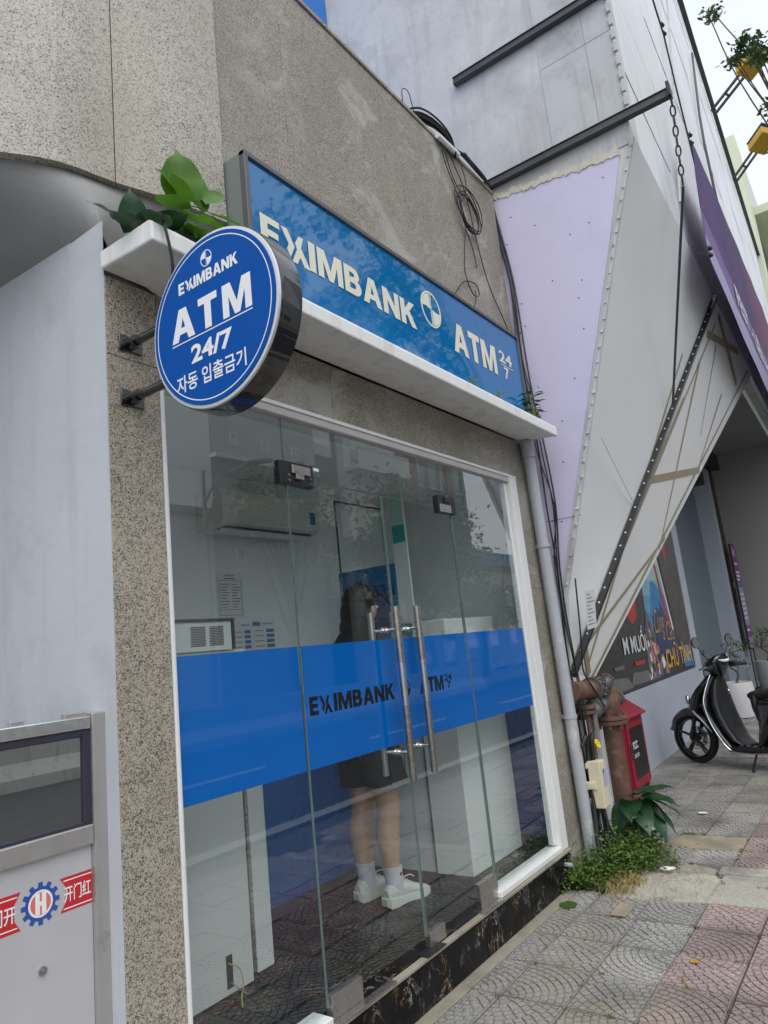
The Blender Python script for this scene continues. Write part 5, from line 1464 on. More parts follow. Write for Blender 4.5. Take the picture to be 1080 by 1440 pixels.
# ferny moss along the ledge behind the round sign
rnd = random.Random(31); mb = MB()
for k in range(190):
    x = 1.56 + rnd.random() * .50; y = -.16 - rnd.random() * .11; z = 3.074 + rnd.random() * .075
    mb = merge(mb, leaf_mb((x, y, z), (rnd.uniform(-1, 1), rnd.uniform(-1, .3), rnd.uniform(-.3, .8)), rnd.uniform(.02, .045), rnd.uniform(.010, .02), droop=.3, heart=False, n=3))
tag(solo('moss', mb, LEAF_WEED, kind='stuff'), 'low green moss and ferns growing on the ledge behind the round sign', 'moss')
def seedling(base, h, n, L, seed, label, m=LEAF_DARK, cat='plant'):
    rnd = random.Random(seed); t = thing('ledge_seedling', label, cat, base); b = V(base)
    part('stem', MB().tube([b, b + V(rnd.uniform(-.01, .01), 0, h * .5), b + V(rnd.uniform(-.02, .02), -.01, h)], [.003, .0026, .0015], 6), STEMG, t)
    for k in range(n):
        z = h * (.25 + .75 * (k + .5) / n); a = k * 2.4 + rnd.uniform(-.3, .3)
        plant_leaf(t, b + V(.02*math.cos(a), .02*math.sin(a), z), (math.cos(a), math.sin(a), rnd.uniform(-.2, .6)), b + V(0, 0, z - .01), L * rnd.uniform(.8, 1.15), L * .42, m, heart=False, droop=.25, n=5)
    return t
seedling((4.66, -.20, 3.055), .24, 20, .085, 3, 'bushy dark seedling growing on the right end of the ledge beside the sign')
seedling((4.56, -.25, 3.055), .10, 7, .05, 4, 'small pale seedling left of the bushy one on the right end of the ledge', LEAF_WEED)
seedling((3.95, -.27, 3.055), .045, 6, .05, 5, 'tiny seedling on the ledge below the letter M of the sign', LEAF_FIG)
seedling((3.62, -.27, 3.06), .04, 5, .045, 6, 'tiny seedling on the ledge between the round emblem and the letter A', LEAF_FIG)
seedling((4.72, -.16, 3.05), .20, 12, .07, 7, 'thin dark seedling hard by the lilac wall on the ledge')

# big leaved plant by the standpipe
ps = thing('leafy_plant', 'plant with big dark drooping leaves and reddish stalks beside the meter box', 'plant', (5.36, -.19, 0))
c = V(5.37, -.215, .335)
part('stem', MB().tube(smooth_path([(5.36, -.19, .0), (5.365, -.2, .18), c], 4), .010, 8), RACHIS, ps)
for a, up_, L, W in ((-2.5, -.6, .25, .17), (-2.0, -.85, .28, .18), (-1.5, -.75, .28, .17), (-1.0, -.35, .30, .18), (-.5, -.15, .30, .18), (-2.9, -.2, .23, .16), (-1.75, .05, .26, .17), (-.9, .25, .26, .17), (2.9, -.75, .24, .16), (-2.2, .45, .2, .14), (-1.25, -1.3, .26, .17), (-2.6, -1.2, .24, .16), (.1, -.45, .24, .16), (-3.0, .4, .18, .12)):
    d = V(math.cos(a), math.sin(a), 0); b = c + d * .09 + V(0, 0, .05 * max(-1, up_) + .03)
    plant_leaf(ps, b, d + V(0, 0, up_), c - V(0, 0, .04), L, W, LEAF_DARK, RACHIS, nrm=(d.x*.9, d.y*.9, .7), droop=.22)

# potted plants by the recess
def pot(base, prof, m, label, seed, h):
    t = thing('potted_plant', label, 'potted plant', base); b = V(base)
    part('pot', MB().lathe(prof, base, 'z', 32), m, t)
    r = prof[-3][0] - .03; zt = prof[-2][1] - .04
    part('soil', MB().lathe([(.001, zt), (r, zt), (r, zt + .01), (.001, zt + .012)], base, 'z', 24), SOIL, t)
    rnd = random.Random(seed)
    tr = smooth_path([b + V(0, 0, zt), b + V(.05, -.05, zt + h*.3), b + V(-.06, .03, zt + h*.55), b + V(.02, 0, zt + h)], 4)
    part('trunk', MB().tube(tr, [.022 - .0012 * k for k in range(len(tr))], 8), BARK, t)
    mb = MB()
    for k in range(4):
        a = k * 1.7; p = tr[4 + 2 * k]; e = p + V(math.cos(a) * .22, math.sin(a) * .22, .12)
        mb.tube([p, lerp(p, e, .5) + V(0, 0, .03), e], [.010, .007, .004], 6)
    part('branch', mb, BARK, t)
    mb = MB()
    for k in range(420):
        q = k % 5; a = q * 1.7; c_ = (tr[4 + 2 * min(q, 4)] if q < 4 else tr[-1]) + (V(math.cos(a) * .2, math.sin(a) * .2, .15) if q < 4 else V(0, 0, .05))
        p = c_ + V(rnd.gauss(0, .085), rnd.gauss(0, .085), rnd.gauss(0, .05))
        s = rnd.uniform(.018, .034); d = V(rnd.uniform(-1, 1), rnd.uniform(-1, 1), rnd.uniform(-.3, 1)).normalized(); e = d.orthogonal().normalized() * s * .4
        mb.add([p - d*s*.5, p + e, p + d*s, p - e], [(0, 1, 2, 3)])
    part('foliage', mb, LEAF_BON, t)
    return t
PW = [(.16, 0), (.185, .01), (.235, .25), (.245, .42), (.23, .53), (.222, .535), (.205, .50)]
pot((12.4, .25, 0), PW, POTW, 'round white pot standing behind the front of the black scooter', 5, .55)
pot((16.0, .28, 0), [(a * .95, b * 1.15) for a, b in PW], POTG, 'grey tapered pot with a small bonsai beside the notice board', 8, .55)
# ---------------------------------------------------------------- scooter (built along +x = towards its rear, front wheel at x 0)
sc = thing('motor_scooter', 'black motor scooter with silver edging parked on the paving by the base wall', 'scooter', (0, 0, 0))
def wheel(cx):
    w = part('wheel', MB().cyl((cx, -.045, .27), (cx, .045, .27), .045, 20), BLACKP, sc)
    prof = []
    for k in range(13):
        a = math.pi * k / 12; prof.append((.225 + .048 * math.sin(a) ** .7, -.045 * math.cos(a)))
    part('tyre', MB().lathe(prof + [(.21, .040), (.21, -.040)], (cx, 0, .27), 'y', 44, cap=False), RUBBER, w)
    part('rim', MB().lathe([(.212, -.034), (.197, -.03), (.190, -.012), (.190, .012), (.197, .03), (.212, .034)], (cx, 0, .27), 'y', 44, cap=False), BLACKG, w)
    for k in range(5):
        a = 2 * math.pi * k / 5 + .3
        for off in (-.018, .018):
            part('spoke', MB().bar((cx + .035*math.cos(a), off*.6, .27 + .035*math.sin(a)), (cx + .195*math.cos(a + off*2), off, .27 + .195*math.sin(a + off*2)), .018, .026, (0, 1, 0)), BLACKG, w, bevel=.003)
    part('brake_disc', MB().lathe([(.06, .048), (.115, .048), (.115, .053), (.06, .053)], (cx, 0, .27), 'y', 30, cap=False), STEELB, w)
    return w
wheel(0); wheel(1.28)
part('fork', MB().tube([(-.005, .075, .27), (.10, .075, .52), (.19, .05, .72)], [.02, .024, .026], 10).tube([(-.005, -.075, .27), (.10, -.075, .52), (.19, -.05, .72)], [.02, .024, .026], 10).cyl((0, -.085, .27), (0, .085, .27), .012, 10), BLACKP, sc)
# mudguard
rg = []
for k in range(15):
    a = R(168) - R(128) * k / 14; r = .31 + .02 * (1 if k in (0,) else 0)
    w_ = .075 * (math.sin(math.pi * min(1, (k + 1.2) / 9)) ** .6 if k < 8 else 1)
    w_ = max(w_ * (.45 + .55 * min(1, k / 4)), .012)
    c = V(r * math.cos(a) + .01, 0, .27 + r * math.sin(a))
    o = V(math.cos(a), 0, math.sin(a))
    ring = [c + V(0, -w_, 0) - o*.06, c + V(0, -w_*.95, 0) - o*.01, c + V(0, -w_*.55, 0) + o*.012, c + o*.02, c + V(0, w_*.55, 0) + o*.012, c + V(0, w_*.95, 0) - o*.01, c + V(0, w_, 0) - o*.06, c + V(0, w_*.6, 0) - o*.02, c - o*.005, c + V(0, -w_*.6, 0) - o*.02]
    rg.append(ring)
part('mudguard', MB().rings(rg), BLACKG, sc)
def loft(secs, n=20, pw=2.6):
    """secs: (x, z, half width, half depth, tilt) -> superellipse sections in planes tilted about y"""
    rgs = []
    for x, z, hw, hd, tl in secs:
        d = V(math.cos(tl), 0, math.sin(tl)); ring = []
        for k in range(n):
            t = 2 * math.pi * k / n; c_, s_ = math.cos(t), math.sin(t)
            ring.append(V(x, 0, z) + d * (hd * math.copysign(abs(c_) ** (2 / pw), c_)) + V(0, hw * math.copysign(abs(s_) ** (2 / pw), s_), 0))
        rgs.append(ring)
    return MB().rings(rgs)
# front apron: bulging nose from steering head down to the floor
part('front_apron', loft([(.10, .50, .06, .03, .3), (.13, .56, .14, .07, .3), (.16, .64, .185, .10, .3), (.21, .74, .19, .105, .3), (.27, .83, .165, .095, .3), (.33, .91, .115, .075, .3), (.36, .955, .085, .05, .3), (.37, .965, .03, .02, .3)], 26), BLACKG, sc, sharp=70)
part('leg_shield', loft([(.56, .175, .15, .055, 0), (.50, .22, .185, .055, .2), (.44, .33, .205, .045, .3), (.38, .46, .215, .042, .3), (.33, .60, .22, .045, .3), (.33, .72, .20, .05, .3), (.36, .84, .15, .05, .3), (.395, .93, .09, .04, .3)], 26), BLACKG, sc, sharp=70)
part('inner_shield', loft([(.64, .235, .13, .03, 0), (.56, .28, .15, .045, .3), (.49, .40, .165, .05, .3), (.44, .53, .17, .052, .3), (.41, .66, .165, .055, .3), (.405, .80, .13, .055, .3), (.42, .90, .085, .04, .3)], 22), BLACKP, sc, sharp=70)
for s in (-1, 1):
    tr = [(.385, .085*s, .955), (.37, .13*s, .88), (.345, .185*s, .76), (.345, .222*s, .66), (.385, .226*s, .48), (.455, .214*s, .32), (.52, .195*s, .215), (.60, .185*s, .175), (.80, .185*s, .170), (1.0, .175*s, .185)]
    part('chrome_trim', MB().tube(smooth_path(tr, 5), .008, 8), CHROME, sc)
    part('badge_strip', MB().tube(smooth_path([(.10, .115*s, .60), (.17, .165*s, .555), (.26, .17*s, .47), (.33, .15*s, .36)], 5), [.004] + [.011] * 13 + [.004] * 2, 8), SILVER, sc)
    part('indicator', MB().ball((.11, .165*s, .70), (.03, .03, .05), 12, 8), GLASSD, sc)
    # mirrors
    mi = part('mirror', MB().tube(smooth_path([(.44, .10*s, 1.10), (.43, .19*s, 1.17), (.43, .265*s, 1.27)], 5), .0055, 8), BLACKP, sc)
    part('mirror_head', MB().lathe([(.005, -.022), (.045, -.018), (.060, -.004), (.060, .006)], (.43, .29*s, 1.315), 'x', 24), BLACKG, mi)
    part('mirror_glass', MB().lathe([(.002, .0065), (.055, .0068)], (.43, .29*s, 1.315), 'x', 24), CHROME, mi)
    gr = part('grip', MB().cyl((.515, .20*s, 1.045), (.545, .335*s, 1.035), .0175, 14).ball((.546, .337*s, 1.035), .019, 10, 6), RUBBER, sc)
    part('lever', MB().tube(smooth_path([(.47, .17*s, 1.05), (.455, .25*s, 1.045), (.475, .36*s, 1.035)], 4), [.008] * 8 + [.011], 8), CHROME, gr)
    part('switch_box', MB().box((.47, .155*s, 1.02), (.54, .205*s, 1.075)), BLACKP, gr, bevel=.012)
part('handlebar_cover', loft([(.44, .94, .06, .06, .0), (.43, .99, .10, .09, .1), (.43, 1.05, .165, .105, .2), (.445, 1.10, .15, .10, .3), (.46, 1.14, .115, .075, .4), (.465, 1.155, .06, .035, .45)], 26), BLACKG, sc, sharp=70)
part('brake_cable', MB().tube(smooth_path([(.46, .16, 1.05), (.40, .22, 1.0), (.36, .14, .93), (.38, .06, .90)], 4), .005, 6), BLACKP, sc)
part('brake_cable', MB().tube(smooth_path([(.46, -.16, 1.05), (.41, -.21, 1.01), (.36, -.13, .94), (.38, -.05, .90)], 4), .005, 6), BLACKP, sc)
part('headlight', MB().ball((.345, 0, 1.045), (.035, .105, .06), 18, 10), GLASSD, sc)
u_ = V(math.cos(R(38)), 0, -math.sin(R(38))); n_ = V(math.sin(R(38)), 0, math.cos(R(38)))
def tdisc(c, ru, rv, th):
    c = V(c); pts = [c + u_ * (ru * math.cos(t)) + V(0, rv * math.sin(t), 0) for t in [2 * math.pi * k / 30 for k in range(30)]]
    return MB().prism(pts, n_ * th)
ds = part('speedometer', tdisc((.505, 0, 1.118), .062, .098, .014), SILVER, sc, bevel=.004)
part('dial', tdisc(V(.505, 0, 1.118) + n_ * .0145, .05, .085, .001), WHITEP, ds)
part('dial', tdisc(V(.515, 0, 1.11) + n_ * .0158, .018, .04, .001), PRINTK, ds)
part('steering_column', MB().cyl((.40, 0, .86), (.43, 0, .98), .06, 16), BLACKP, sc)
part('hook', MB().tube(smooth_path([(.475, 0, .80), (.51, 0, .79), (.52, 0, .76), (.50, 0, .745)], 4), .006, 8), CHROME, sc)
# floor
part('floorboard', MB().box((.50, -.175, .165), (1.0, .175, .225)), BLACKP, sc, bevel=.02)
for k in range(5):
    for s in (-1, 1):
        part('floor_rubber', MB().bar((.60 + k*.085, .03*s, .228), (.635 + k*.085, .145*s, .228), .035, .007), RUBBER, sc)
        part('floor_rubber', MB().bar((.585 + k*.085, .03*s, .229), (.62 + k*.085, .145*s, .229), .004, .009), SILVER, sc)
# rear
part('rear_body', loft([(.84, .20, .13, .02, 0), (.88, .30, .16, .06, .1), (.98, .45, .185, .14, .2), (1.10, .58, .20, .27, .25), (1.18, .68, .20, .38, .2), (1.22, .745, .185, .42, .15), (1.24, .76, .15, .38, .15)], 26), BLACKG, sc, sharp=70)
part('seat', loft([(1.16, .74, .14, .40, .12), (1.16, .77, .16, .42, .12), (1.16, .80, .155, .42, .13), (1.17, .825, .12, .39, .14), (1.17, .832, .06, .33, .14)], 26), RUBBER, sc, sharp=70)
part('seat_front', loft([(.90, .42, .12, .03, .4), (.89, .52, .145, .05, .4), (.87, .63, .155, .06, .4), (.86, .72, .15, .05, .3), (.88, .78, .12, .03, .2)], 22), BLACKP, sc, sharp=70)
part('grab_rail', MB().tube(smooth_path([(1.38, .15, .80), (1.55, .14, .86), (1.66, .06, .88), (1.66, -.06, .88), (1.55, -.14, .86), (1.38, -.15, .80)], 5), .012, 8), BLACKP, sc)
part('tail_light', MB().ball((1.60, 0, .70), (.04, .12, .05), 14, 8), RED, sc)
part('engine', MB().box((.98, -.10, .20), (1.30, -.05, .36)).box((.95, -.12, .18), (1.16, .12, .30)), IRON, sc, bevel=.03)
part('muffler', MB().tube([(1.08, .14, .22), (1.2, .15, .24), (1.62, .16, .34)], [.03, .05, .055], 14), BLACKP, sc)
part('rear_mudguard', MB().bar((1.48, 0, .50), (1.70, 0, .30), .13, .012), BLACKP, sc)
part('side_stand', MB().tube([(.80, -.13, .19), (.79, -.20, .08), (.78, -.235, .005)], [.012, .011, .013], 8), BLACKP, sc)
part('centre_stand', MB().tube([(1.05, -.1, .18), (1.16, -.13, .09), (1.18, -.13, .07)], .012, 8).tube([(1.05, .1, .18), (1.16, .13, .09), (1.18, .13, .07)], .012, 8), BLACKP, sc)
part('rear_shock', MB().tube([(1.28, .10, .28), (1.42, .12, .62)], .028, 10), BLACKP, sc)
sc.location = (8.69, .08, 0)
sc.rotation_euler = (0, R(0), R(246))

# ---------------------------------------------------------------- inside the bank
at = thing('cash_machine', 'white cash machine cabinet seen from its back at the left window', 'cash machine', (2.05, .9, .2))
part('body', MB().box((1.64, .62, .23), (2.50, 1.17, 1.66)), ATMW, at, bevel=.006)
part('door_panel', MB().box((1.63, .585, .205), (2.395, .618, 1.62)), ATMW, at, bevel=.004)
part('side_panel', MB().box((2.412, .575, .23), (2.515, .618, 1.62)), ATMW, at, bevel=.004)
hg = part('hinge', MB().cyl((2.403, .582, .24), (2.403, .582, 1.60), .006, 10), PATCHST, at)
part('knuckle', merge(*[MB().cyl((2.403, .581, .25 + .03 * k), (2.403, .581, .266 + .03 * k), .0085, 8) for k in range(45)]), STEELB, hg)
part('speaker_box', MB().box((1.90, .60, 1.662), (2.40, .95, 1.80)), ATMW, at, bevel=.004)
part('box_edge', MB().box((2.4005, .59, 1.662), (2.412, .95, 1.812)).box((1.90, .59, 1.8005), (2.4, .95, 1.812)), PRINTK, at)
for x0 in (2.15, 2.26):
    mb = MB()
    for a in range(12):
        for b in range(12):
            c = (x0 + .0073 * a + (.0036 if b % 2 else 0), .5995, 1.685 + .0078 * b)
            mb.box((c[0], .5985, c[2]), (c[0] + .005, .5998, c[2] + .0055))
    part('grille', mb, PRINTK, at)
part('cable_slot', MB().box((2.24, .5835, .23), (2.275, .586, .36)), PRINTK, at)
part('cable', MB().tube(smooth_path([(2.25, .58, .33), (2.29, .56, .30), (2.30, .55, .24), (2.26, .52, .208), (2.2, .45, .206)], 5), .003, 6), M('yellow_wire', (.6, .5, .12), .5), at)
part('cable', MB().tube(smooth_path([(2.26, .58, .25), (2.3, .5, .207), (2.5, .55, .206), (2.62, .6, .206)], 5), .002, 6), STEELB, at)

a2 = thing('cash_machine', 'white cash machine with a blue screen in front of the standing person', 'cash machine', (4.2, .7, .2))
part('body', MB().box((3.925, .31, .2005), (4.60, .575, 1.74)), ATMW, a2, bevel=.005)
part('body', MB().box((3.94, .578, .2005), (4.60, 1.16, 1.74)), ATMW, a2, bevel=.005)
part('trim', MB().box((3.918, .560, .21), (3.9245, .574, 1.73)), STEELB, a2)
part('fascia', MB().box((3.915, .645, 1.0), (3.938, 1.13, 2.15)), PRINTB, a2, bevel=.004)
part('screen', MB().box((3.908, .66, 1.70), (3.914, .98, 2.02)), M('screen_blue', (.02, .08, .30), .2), a2)
for k in range(5): part('screen_line', MB().box((3.906, .68, 1.74 + k * .05), (3.9075, .96, 1.762 + k * .05)), PRINTK, a2)
part('keypad', MB().box((3.80, .72, 1.17), (3.914, .98, 1.20)), PATCHST, a2, bevel=.004)
part('header', MB().box((3.9197, .525, 1.745), (3.935, .64, 2.745)), ATMW, a2, bevel=.002)
part('print', MB().box((3.915, .53, 2.40), (3.9195, .63, 2.62)), MINT, a2)
part('print', MB().box((3.915, .53, 2.28), (3.9195, .63, 2.40)), TEAL, a2)
part('print', MB().box((3.917, .555, 1.67), (3.9235, .66, 1.735)), TEAL, a2)

ac = thing('air_conditioner', 'long white wall air conditioner high on the back wall of the room', 'air conditioner', (3.1, 1.19, 2.36))
part('body', MB().prism([(2.72, 1.195, 2.60), (2.72, .99, 2.60), (2.72, .965, 2.55), (2.72, .965, 2.42), (2.72, 1.0, 2.38), (2.72, 1.195, 2.36)], (.84, 0, 0)), M('ac_cream', (.70, .68, .60), .4), ac, bevel=.006)
part('flap', MB().prism([(2.76, .972, 2.405), (2.76, 1.06, 2.345), (2.76, 1.064, 2.352), (2.76, .978, 2.413)], (.74, 0, 0)), ATMW, ac)
part('outlet', MB().box((2.76, .99, 2.372), (3.50, 1.10, 2.379)), PRINTK, ac)
part('label', MB().box((3.47, .9635, 2.44), (3.52, .9648, 2.52)), PRINTB, ac)

def notice(x0, z0, x1, z1, label, kind):
    y = 1.1985
    n = thing('wall_notice', label, 'notice', (x0, y, z0))
    part('sheet', MB().box((x0, y - .0035, z0), (x1, y - .0005, z1)), PAPER, n)
    w, h = x1 - x0, z1 - z0; yy = y - .0035
    if kind == 0:
        part('lettering', text_mb('EXIMBANK', (x0 + w*.3, yy, z1 - h*.08), (1, 0, 0), (0, 0, 1), w*.4, h*.035, .02, .0006), PRINTB, n)
        part('print_line', MB().box((x0 + w*.28, yy - .001, z1 - h*.14), (x0 + w*.68, yy, z1 - h*.12)), PRINTK, n)
        mb = MB()
        for a, b in (((.08, .82), (.92, .828)), ((.08, .07), (.92, .078)), ((.08, .19), (.92, .198)), ((.08, .07), (.09, .828)), ((.91, .07), (.92, .828))):
            mb.box((x0 + w*a[0], yy - .001, z0 + h*a[1]), (x0 + w*b[0], yy, z0 + h*b[1]))
        part('table_rule', mb, PRINTK, n)
        mb = MB()
        for k in range(9):
            z = z0 + h * (.24 + k * .062); mb.box((x0 + w*.14, yy - .001, z), (x0 + w*(.36 + .05*(k % 3)), yy, z + h*.018))
            mb.box((x0 + w*.55, yy - .001, z), (x0 + w*(.74 + .05*(k % 4)), yy, z + h*.018))
        part('print_line', mb, GREYP, n)
    else:
        part('lettering', text_mb('EXIMBANK', (x0 + w*.42, yy, z1 - h*.12), (1, 0, 0), (0, 0, 1), w*.5, h*.06, .02, .0006), PRINTB, n)
        mb = MB(); mk = MB()
        for k in range(4):
            z = z0 + h*(.06 + k*.18); mb.box((x0 + w*.60, yy - .001, z), (x0 + w*.94, yy, z + h*.12)); mk.box((x0 + w*.1, yy - .001, z + h*.05), (x0 + w*.48, yy, z + h*.08))
        part('print', mb, PRINTB, n); part('print_line', mk, GREYP, n)
        if kind == 2: part('print', MB().box((x0 + .005, yy - .0012, z1 - h*.16), (x0 + w*.34, yy, z1 - .003)), PRINTB, n)
notice(2.845, 1.862, 3.055, 2.14, 'white paper notice with a printed table on the back wall', 0)
notice(2.955, 1.668, 3.10, 1.835, 'small notice with four blue bars beside the speaker box', 1)
notice(3.11, 1.665, 3.305, 1.84, 'notice with a blue heading and four blue bars on the back wall', 2)

# ---------------------------------------------------------------- person at the cash machine (built facing +x, feet at z 0)
pr = thing('person', 'person with dark hair, black top, dark shorts and white trainers using a cash machine', 'person', (0, 0, 0))
bv, be, br = [], [], {}
def joint(p, r, prev=None):
    bv.append(tuple(p)); i = len(bv) - 1; br[i] = r if isinstance(r, tuple) else (r, r)
    if prev is not None: be.append((prev, i))
    return i
pel = joint((0, 0, .90), (.125, .15))
wst = joint((.01, 0, 1.08), (.10, .135), pel); ch_ = joint((.02, 0, 1.25), (.105, .155), wst); nb_ = joint((.015, 0, 1.38), (.07, .10), ch_)
nk = joint((.04, 0, 1.44), .052, nb_); hd0 = joint((.075, 0, 1.53), (.075, .072), nk); hd1 = joint((.085, 0, 1.61), (.092, .078), hd0); hd2 = joint((.075, 0, 1.67), (.06, .055), hd1)
ns = joint((.165, 0, 1.555), .016, hd0)
for s in (-1, 1):
    hip = joint((.0, .08*s, .86), .115, pel); kn_ = joint((.02 + .03*(s < 0), .095*s, .48), .066, hip)
    th_ = None
    cf = joint((-.012 + .03*(s < 0), .098*s, .345), (.076, .068), kn_); sh0 = joint((-.002 + .03*(s < 0), .10*s, .21), .052, cf); an = joint((.0 + .03*(s < 0), .10*s, .10), .044, sh0); he = joint((.01 + .03*(s < 0), .10*s, .045), .038, an); to = joint((.15 + .03*(s < 0), .10*s, .03), .03, he)
    sh = joint((.015, .165*s, 1.35), .060, nb_); el = joint((.07, .225*s, 1.09), .043, sh); wr = joint((.28, .15*s, 1.08), .028, el)
    pa = joint((.335, .135*s, 1.085), (.018, .036), wr)
    for q, (dy, L) in enumerate(((-.028, .062), (-.010, .074), (.009, .070), (.027, .056))):
        f0 = joint((.372, .135*s + dy, 1.083), .0095, pa); f1 = joint((.372 + L*.5, .135*s + dy*1.1, 1.075), .0085, f0); joint((.372 + L*.9, .135*s + dy*1.15, 1.055), .007, f1)
    t0 = joint((.33, .135*s - .042*s, 1.075), .011, pa); t1 = joint((.365, .135*s - .062*s, 1.062), .0095, t0); joint((.39, .135*s - .058*s, 1.052), .008, t1)
me = bpy.data.meshes.new('body'); me.from_pydata(bv, be, []); me.update()
body = mkobj('body', me, SKIN, pr)
sk = body.modifiers.new('skin', 'SKIN'); ss = body.modifiers.new('smooth', 'SUBSURF'); ss.levels = 1; ss.render_levels = 2
lay = me.skin_vertices[0].data
for i, d in enumerate(lay):
    d.radius = br[i]; d.use_root = (i == 0)
sk.use_smooth_shade = True
def ell_loft(secs, n=22):
    """secs: (cx, cy, z, rx, ry)"""
    return MB().rings([[V(cx + rx*math.cos(2*math.pi*k/n), cy + ry*math.sin(2*math.pi*k/n), z) for k in range(n)] for cx, cy, z, rx, ry in secs], cap=True)
part('top', ell_loft([(.01, 0, .80, .155, .205), (.012, 0, .85, .158, .208), (.015, 0, 1.05, .145, .20), (.02, 0, 1.25, .142, .205), (.018, 0, 1.37, .12, .215), (.02, 0, 1.44, .088, .14), (.025, 0, 1.475, .078, .09)]), CLOTHK, pr)
for s in (-1, 1):
    part('sleeve', MB().tube([(.015, .15*s, 1.36), (.035, .215*s, 1.22), (.07, .24*s, 1.10)], [.085, .085, .080], 16), CLOTHK, pr)
    dx = .03 * (s < 0)
    lg = part('shorts', ell_loft([(.005 + dx*.2, .09*s, .88, .125, .105), (.01 + dx*.5, .10*s, .76, .115, .11), (.02 + dx*.8, .104*s, .66, .118, .108), (.025 + dx, .104*s, .60, .120, .108)]), CLOTHG if s < 0 else CLOTHK, pr)
    part('hem', ell_loft([(.0255 + dx, .104*s, .599, .1215, .1095), (.0252 + dx, .104*s, .63, .1212, .1092)]), CLOTHS if s < 0 else CLOTHK, lg)
    part('sock', ell_loft([(.012 + dx, .10*s, .05, .050, .046), (.005 + dx, .10*s, .12, .050, .048), (.0 + dx, .10*s, .19, .053, .052)]), SOCK, pr)
    # trainer: upper, chunky sole, collar, laces
    x0 = dx - .065
    secs = []
    for t, w, h0, h1 in ((0, .028, .025, .085), (.03, .040, .022, .115), (.07, .043, .022, .120), (.12, .042, .022, .108), (.17, .046, .022, .088), (.22, .050, .022, .066), (.26, .045, .022, .052), (.285, .028, .022, .042)):
        n = 18; secs.append([V(x0 + t, .103*s + w*math.copysign(abs(math.sin(a)) ** .8, math.sin(a)), (h0 + h1)/2 + (h1 - h0)/2*math.cos(a)) for a in [2*math.pi*k/n for k in range(n)]])
    sh_ = part('shoe', MB().rings(secs), SHOEW, pr, sharp=80)
    secs = []
    for q, (t, w, z0, z1) in enumerate(((-.012, .022, .012, .045), (.0, .042, .0, .048), (.04, .049, .0, .046), (.09, .046, .004, .042), (.14, .047, .004, .040), (.19, .054, .0, .038), (.24, .053, .0, .036), (.28, .042, .006, .034), (.30, .02, .014, .032))):
        y = .103 * s
        secs.append([V(x0 + t, y - w, z0), V(x0 + t, y + w, z0), V(x0 + t, y + w*1.03, (z0+z1)/2), V(x0 + t, y + w*.96, z1), V(x0 + t, y - w*.96, z1), V(x0 + t, y - w*1.03, (z0+z1)/2)])
    part('sole', MB().rings(secs), SHOEW, sh_, sharp=30)
    mb = MB()
    for k in range(4):
        mb.tube([(x0 + .13 + .022*k, .103*s - .03, .098 - .012*k), (x0 + .135 + .022*k, .103*s, .112 - .013*k), (x0 + .13 + .022*k, .103*s + .03, .098 - .012*k)], .004, 6)
    mb.tube(smooth_path([(x0 + .12, .103*s, .115), (x0 + .15, .103*s - .03, .13), (x0 + .18, .103*s - .035, .115)], 4), .0035, 6)
    part('lace', mb, SHOEW, sh_)
part('emblem', MB().ball((.045, -.149, .155), (.010, .002, .010), 10, 6), STKR, pr)
mb = MB(); rnd = random.Random(2)
part('hair', merge(MB().ball((.06, 0, 1.635), (.108, .098, .098), 18, 12), MB().ball((.025, 0, 1.55), (.092, .098, .13), 16, 10), MB().ball((.0, 0, 1.47), (.075, .10, .10), 16, 10)), HAIR, pr, sharp=80)
for s in (-1, 1):
    part('ear', MB().ball((.085, .088*s, 1.56), (.018, .010, .030), 10, 8), SKIN, pr)
    e = part('eye', MB().ball((.157, .031*s, 1.585), (.012, .014, .010), 10, 8), WHITEP, pr)
    part('iris', MB().ball((.167, .031*s, 1.585), (.004, .006, .006), 8, 6), PRINTK, e)
part('mouth', MB().ball((.158, 0, 1.505), (.008, .022, .006), 10, 6), M('lips', (.40, .17, .15), .5), pr)
pr.scale = (1.04, 1.04, 1.04)
pr.location = (3.40, .63, .2)
pr.rotation_euler = (0, 0, R(-14))
# ---------------------------------------------------------------- the other side of the street (seen in the glass)
solo('far_pavement', MB().box((-60, -16, -.165), (120, -11.2, .0)), CEMENT, kind='structure')
br_ = thing('road_barrier', 'long concrete barrier along the far edge of the road', 'barrier', (0, -11.0, -.15))
for k in range(-4, 12):
    part('barrier_block', MB().prism([(k*2.0, -10.75, -.15), (k*2.0, -10.78, .05), (k*2.0, -10.98, .30), (k*2.0, -11.02, .75), (k*2.0, -11.18, .75), (k*2.0, -11.3, -.15)], (1.97, 0, 0)), BARRIER, br_)
WB = M('far_wall_white', (.82, .83, .82), .8, 0, .05, .4); WB2 = M('far_wall_grey', (.50, .51, .52), .8, 0, .06, .4)
WB3 = M('far_wall_dark', (.15, .16, .17), .8, 0, .06, .4); CURT = M('curtain_glass', (.05, .085, .10), .08, 0, .1, .3, spec=1)
BRICKR = M('far_wall_red', (.25, .10, .08), .8, 0, .08, .4); AWN = M('blue_awning', (.02, .10, .40), .5, 0, .06, 1)
def fbox(name, a, b, m, p): return part(name, MB().box(a, b), m, p)
def windows(p, xs, zs, w, h, y, m=GLASSD, frame=None):
    for z in zs:
        for x in xs:
            f = fbox('window', (x - w/2 - .08, y - .01, z - .08), (x + w/2 + .08, y + .05, z + h + .08), frame or WB, p)
            fbox('pane', (x - w/2, y + .0505, z), (x + w/2, y + .07, z + h), m, f)
b = thing('far_building', 'low pale building across the street left of the tall grey one', 'building', (8, -16, 0))
fbox('wall', (-8, -24, 0), (15.85, -16, 6.6), WB, b); fbox('parapet', (-8.1, -16.2, 6.6), (15.86, -15.9, 6.85), WB2, b)
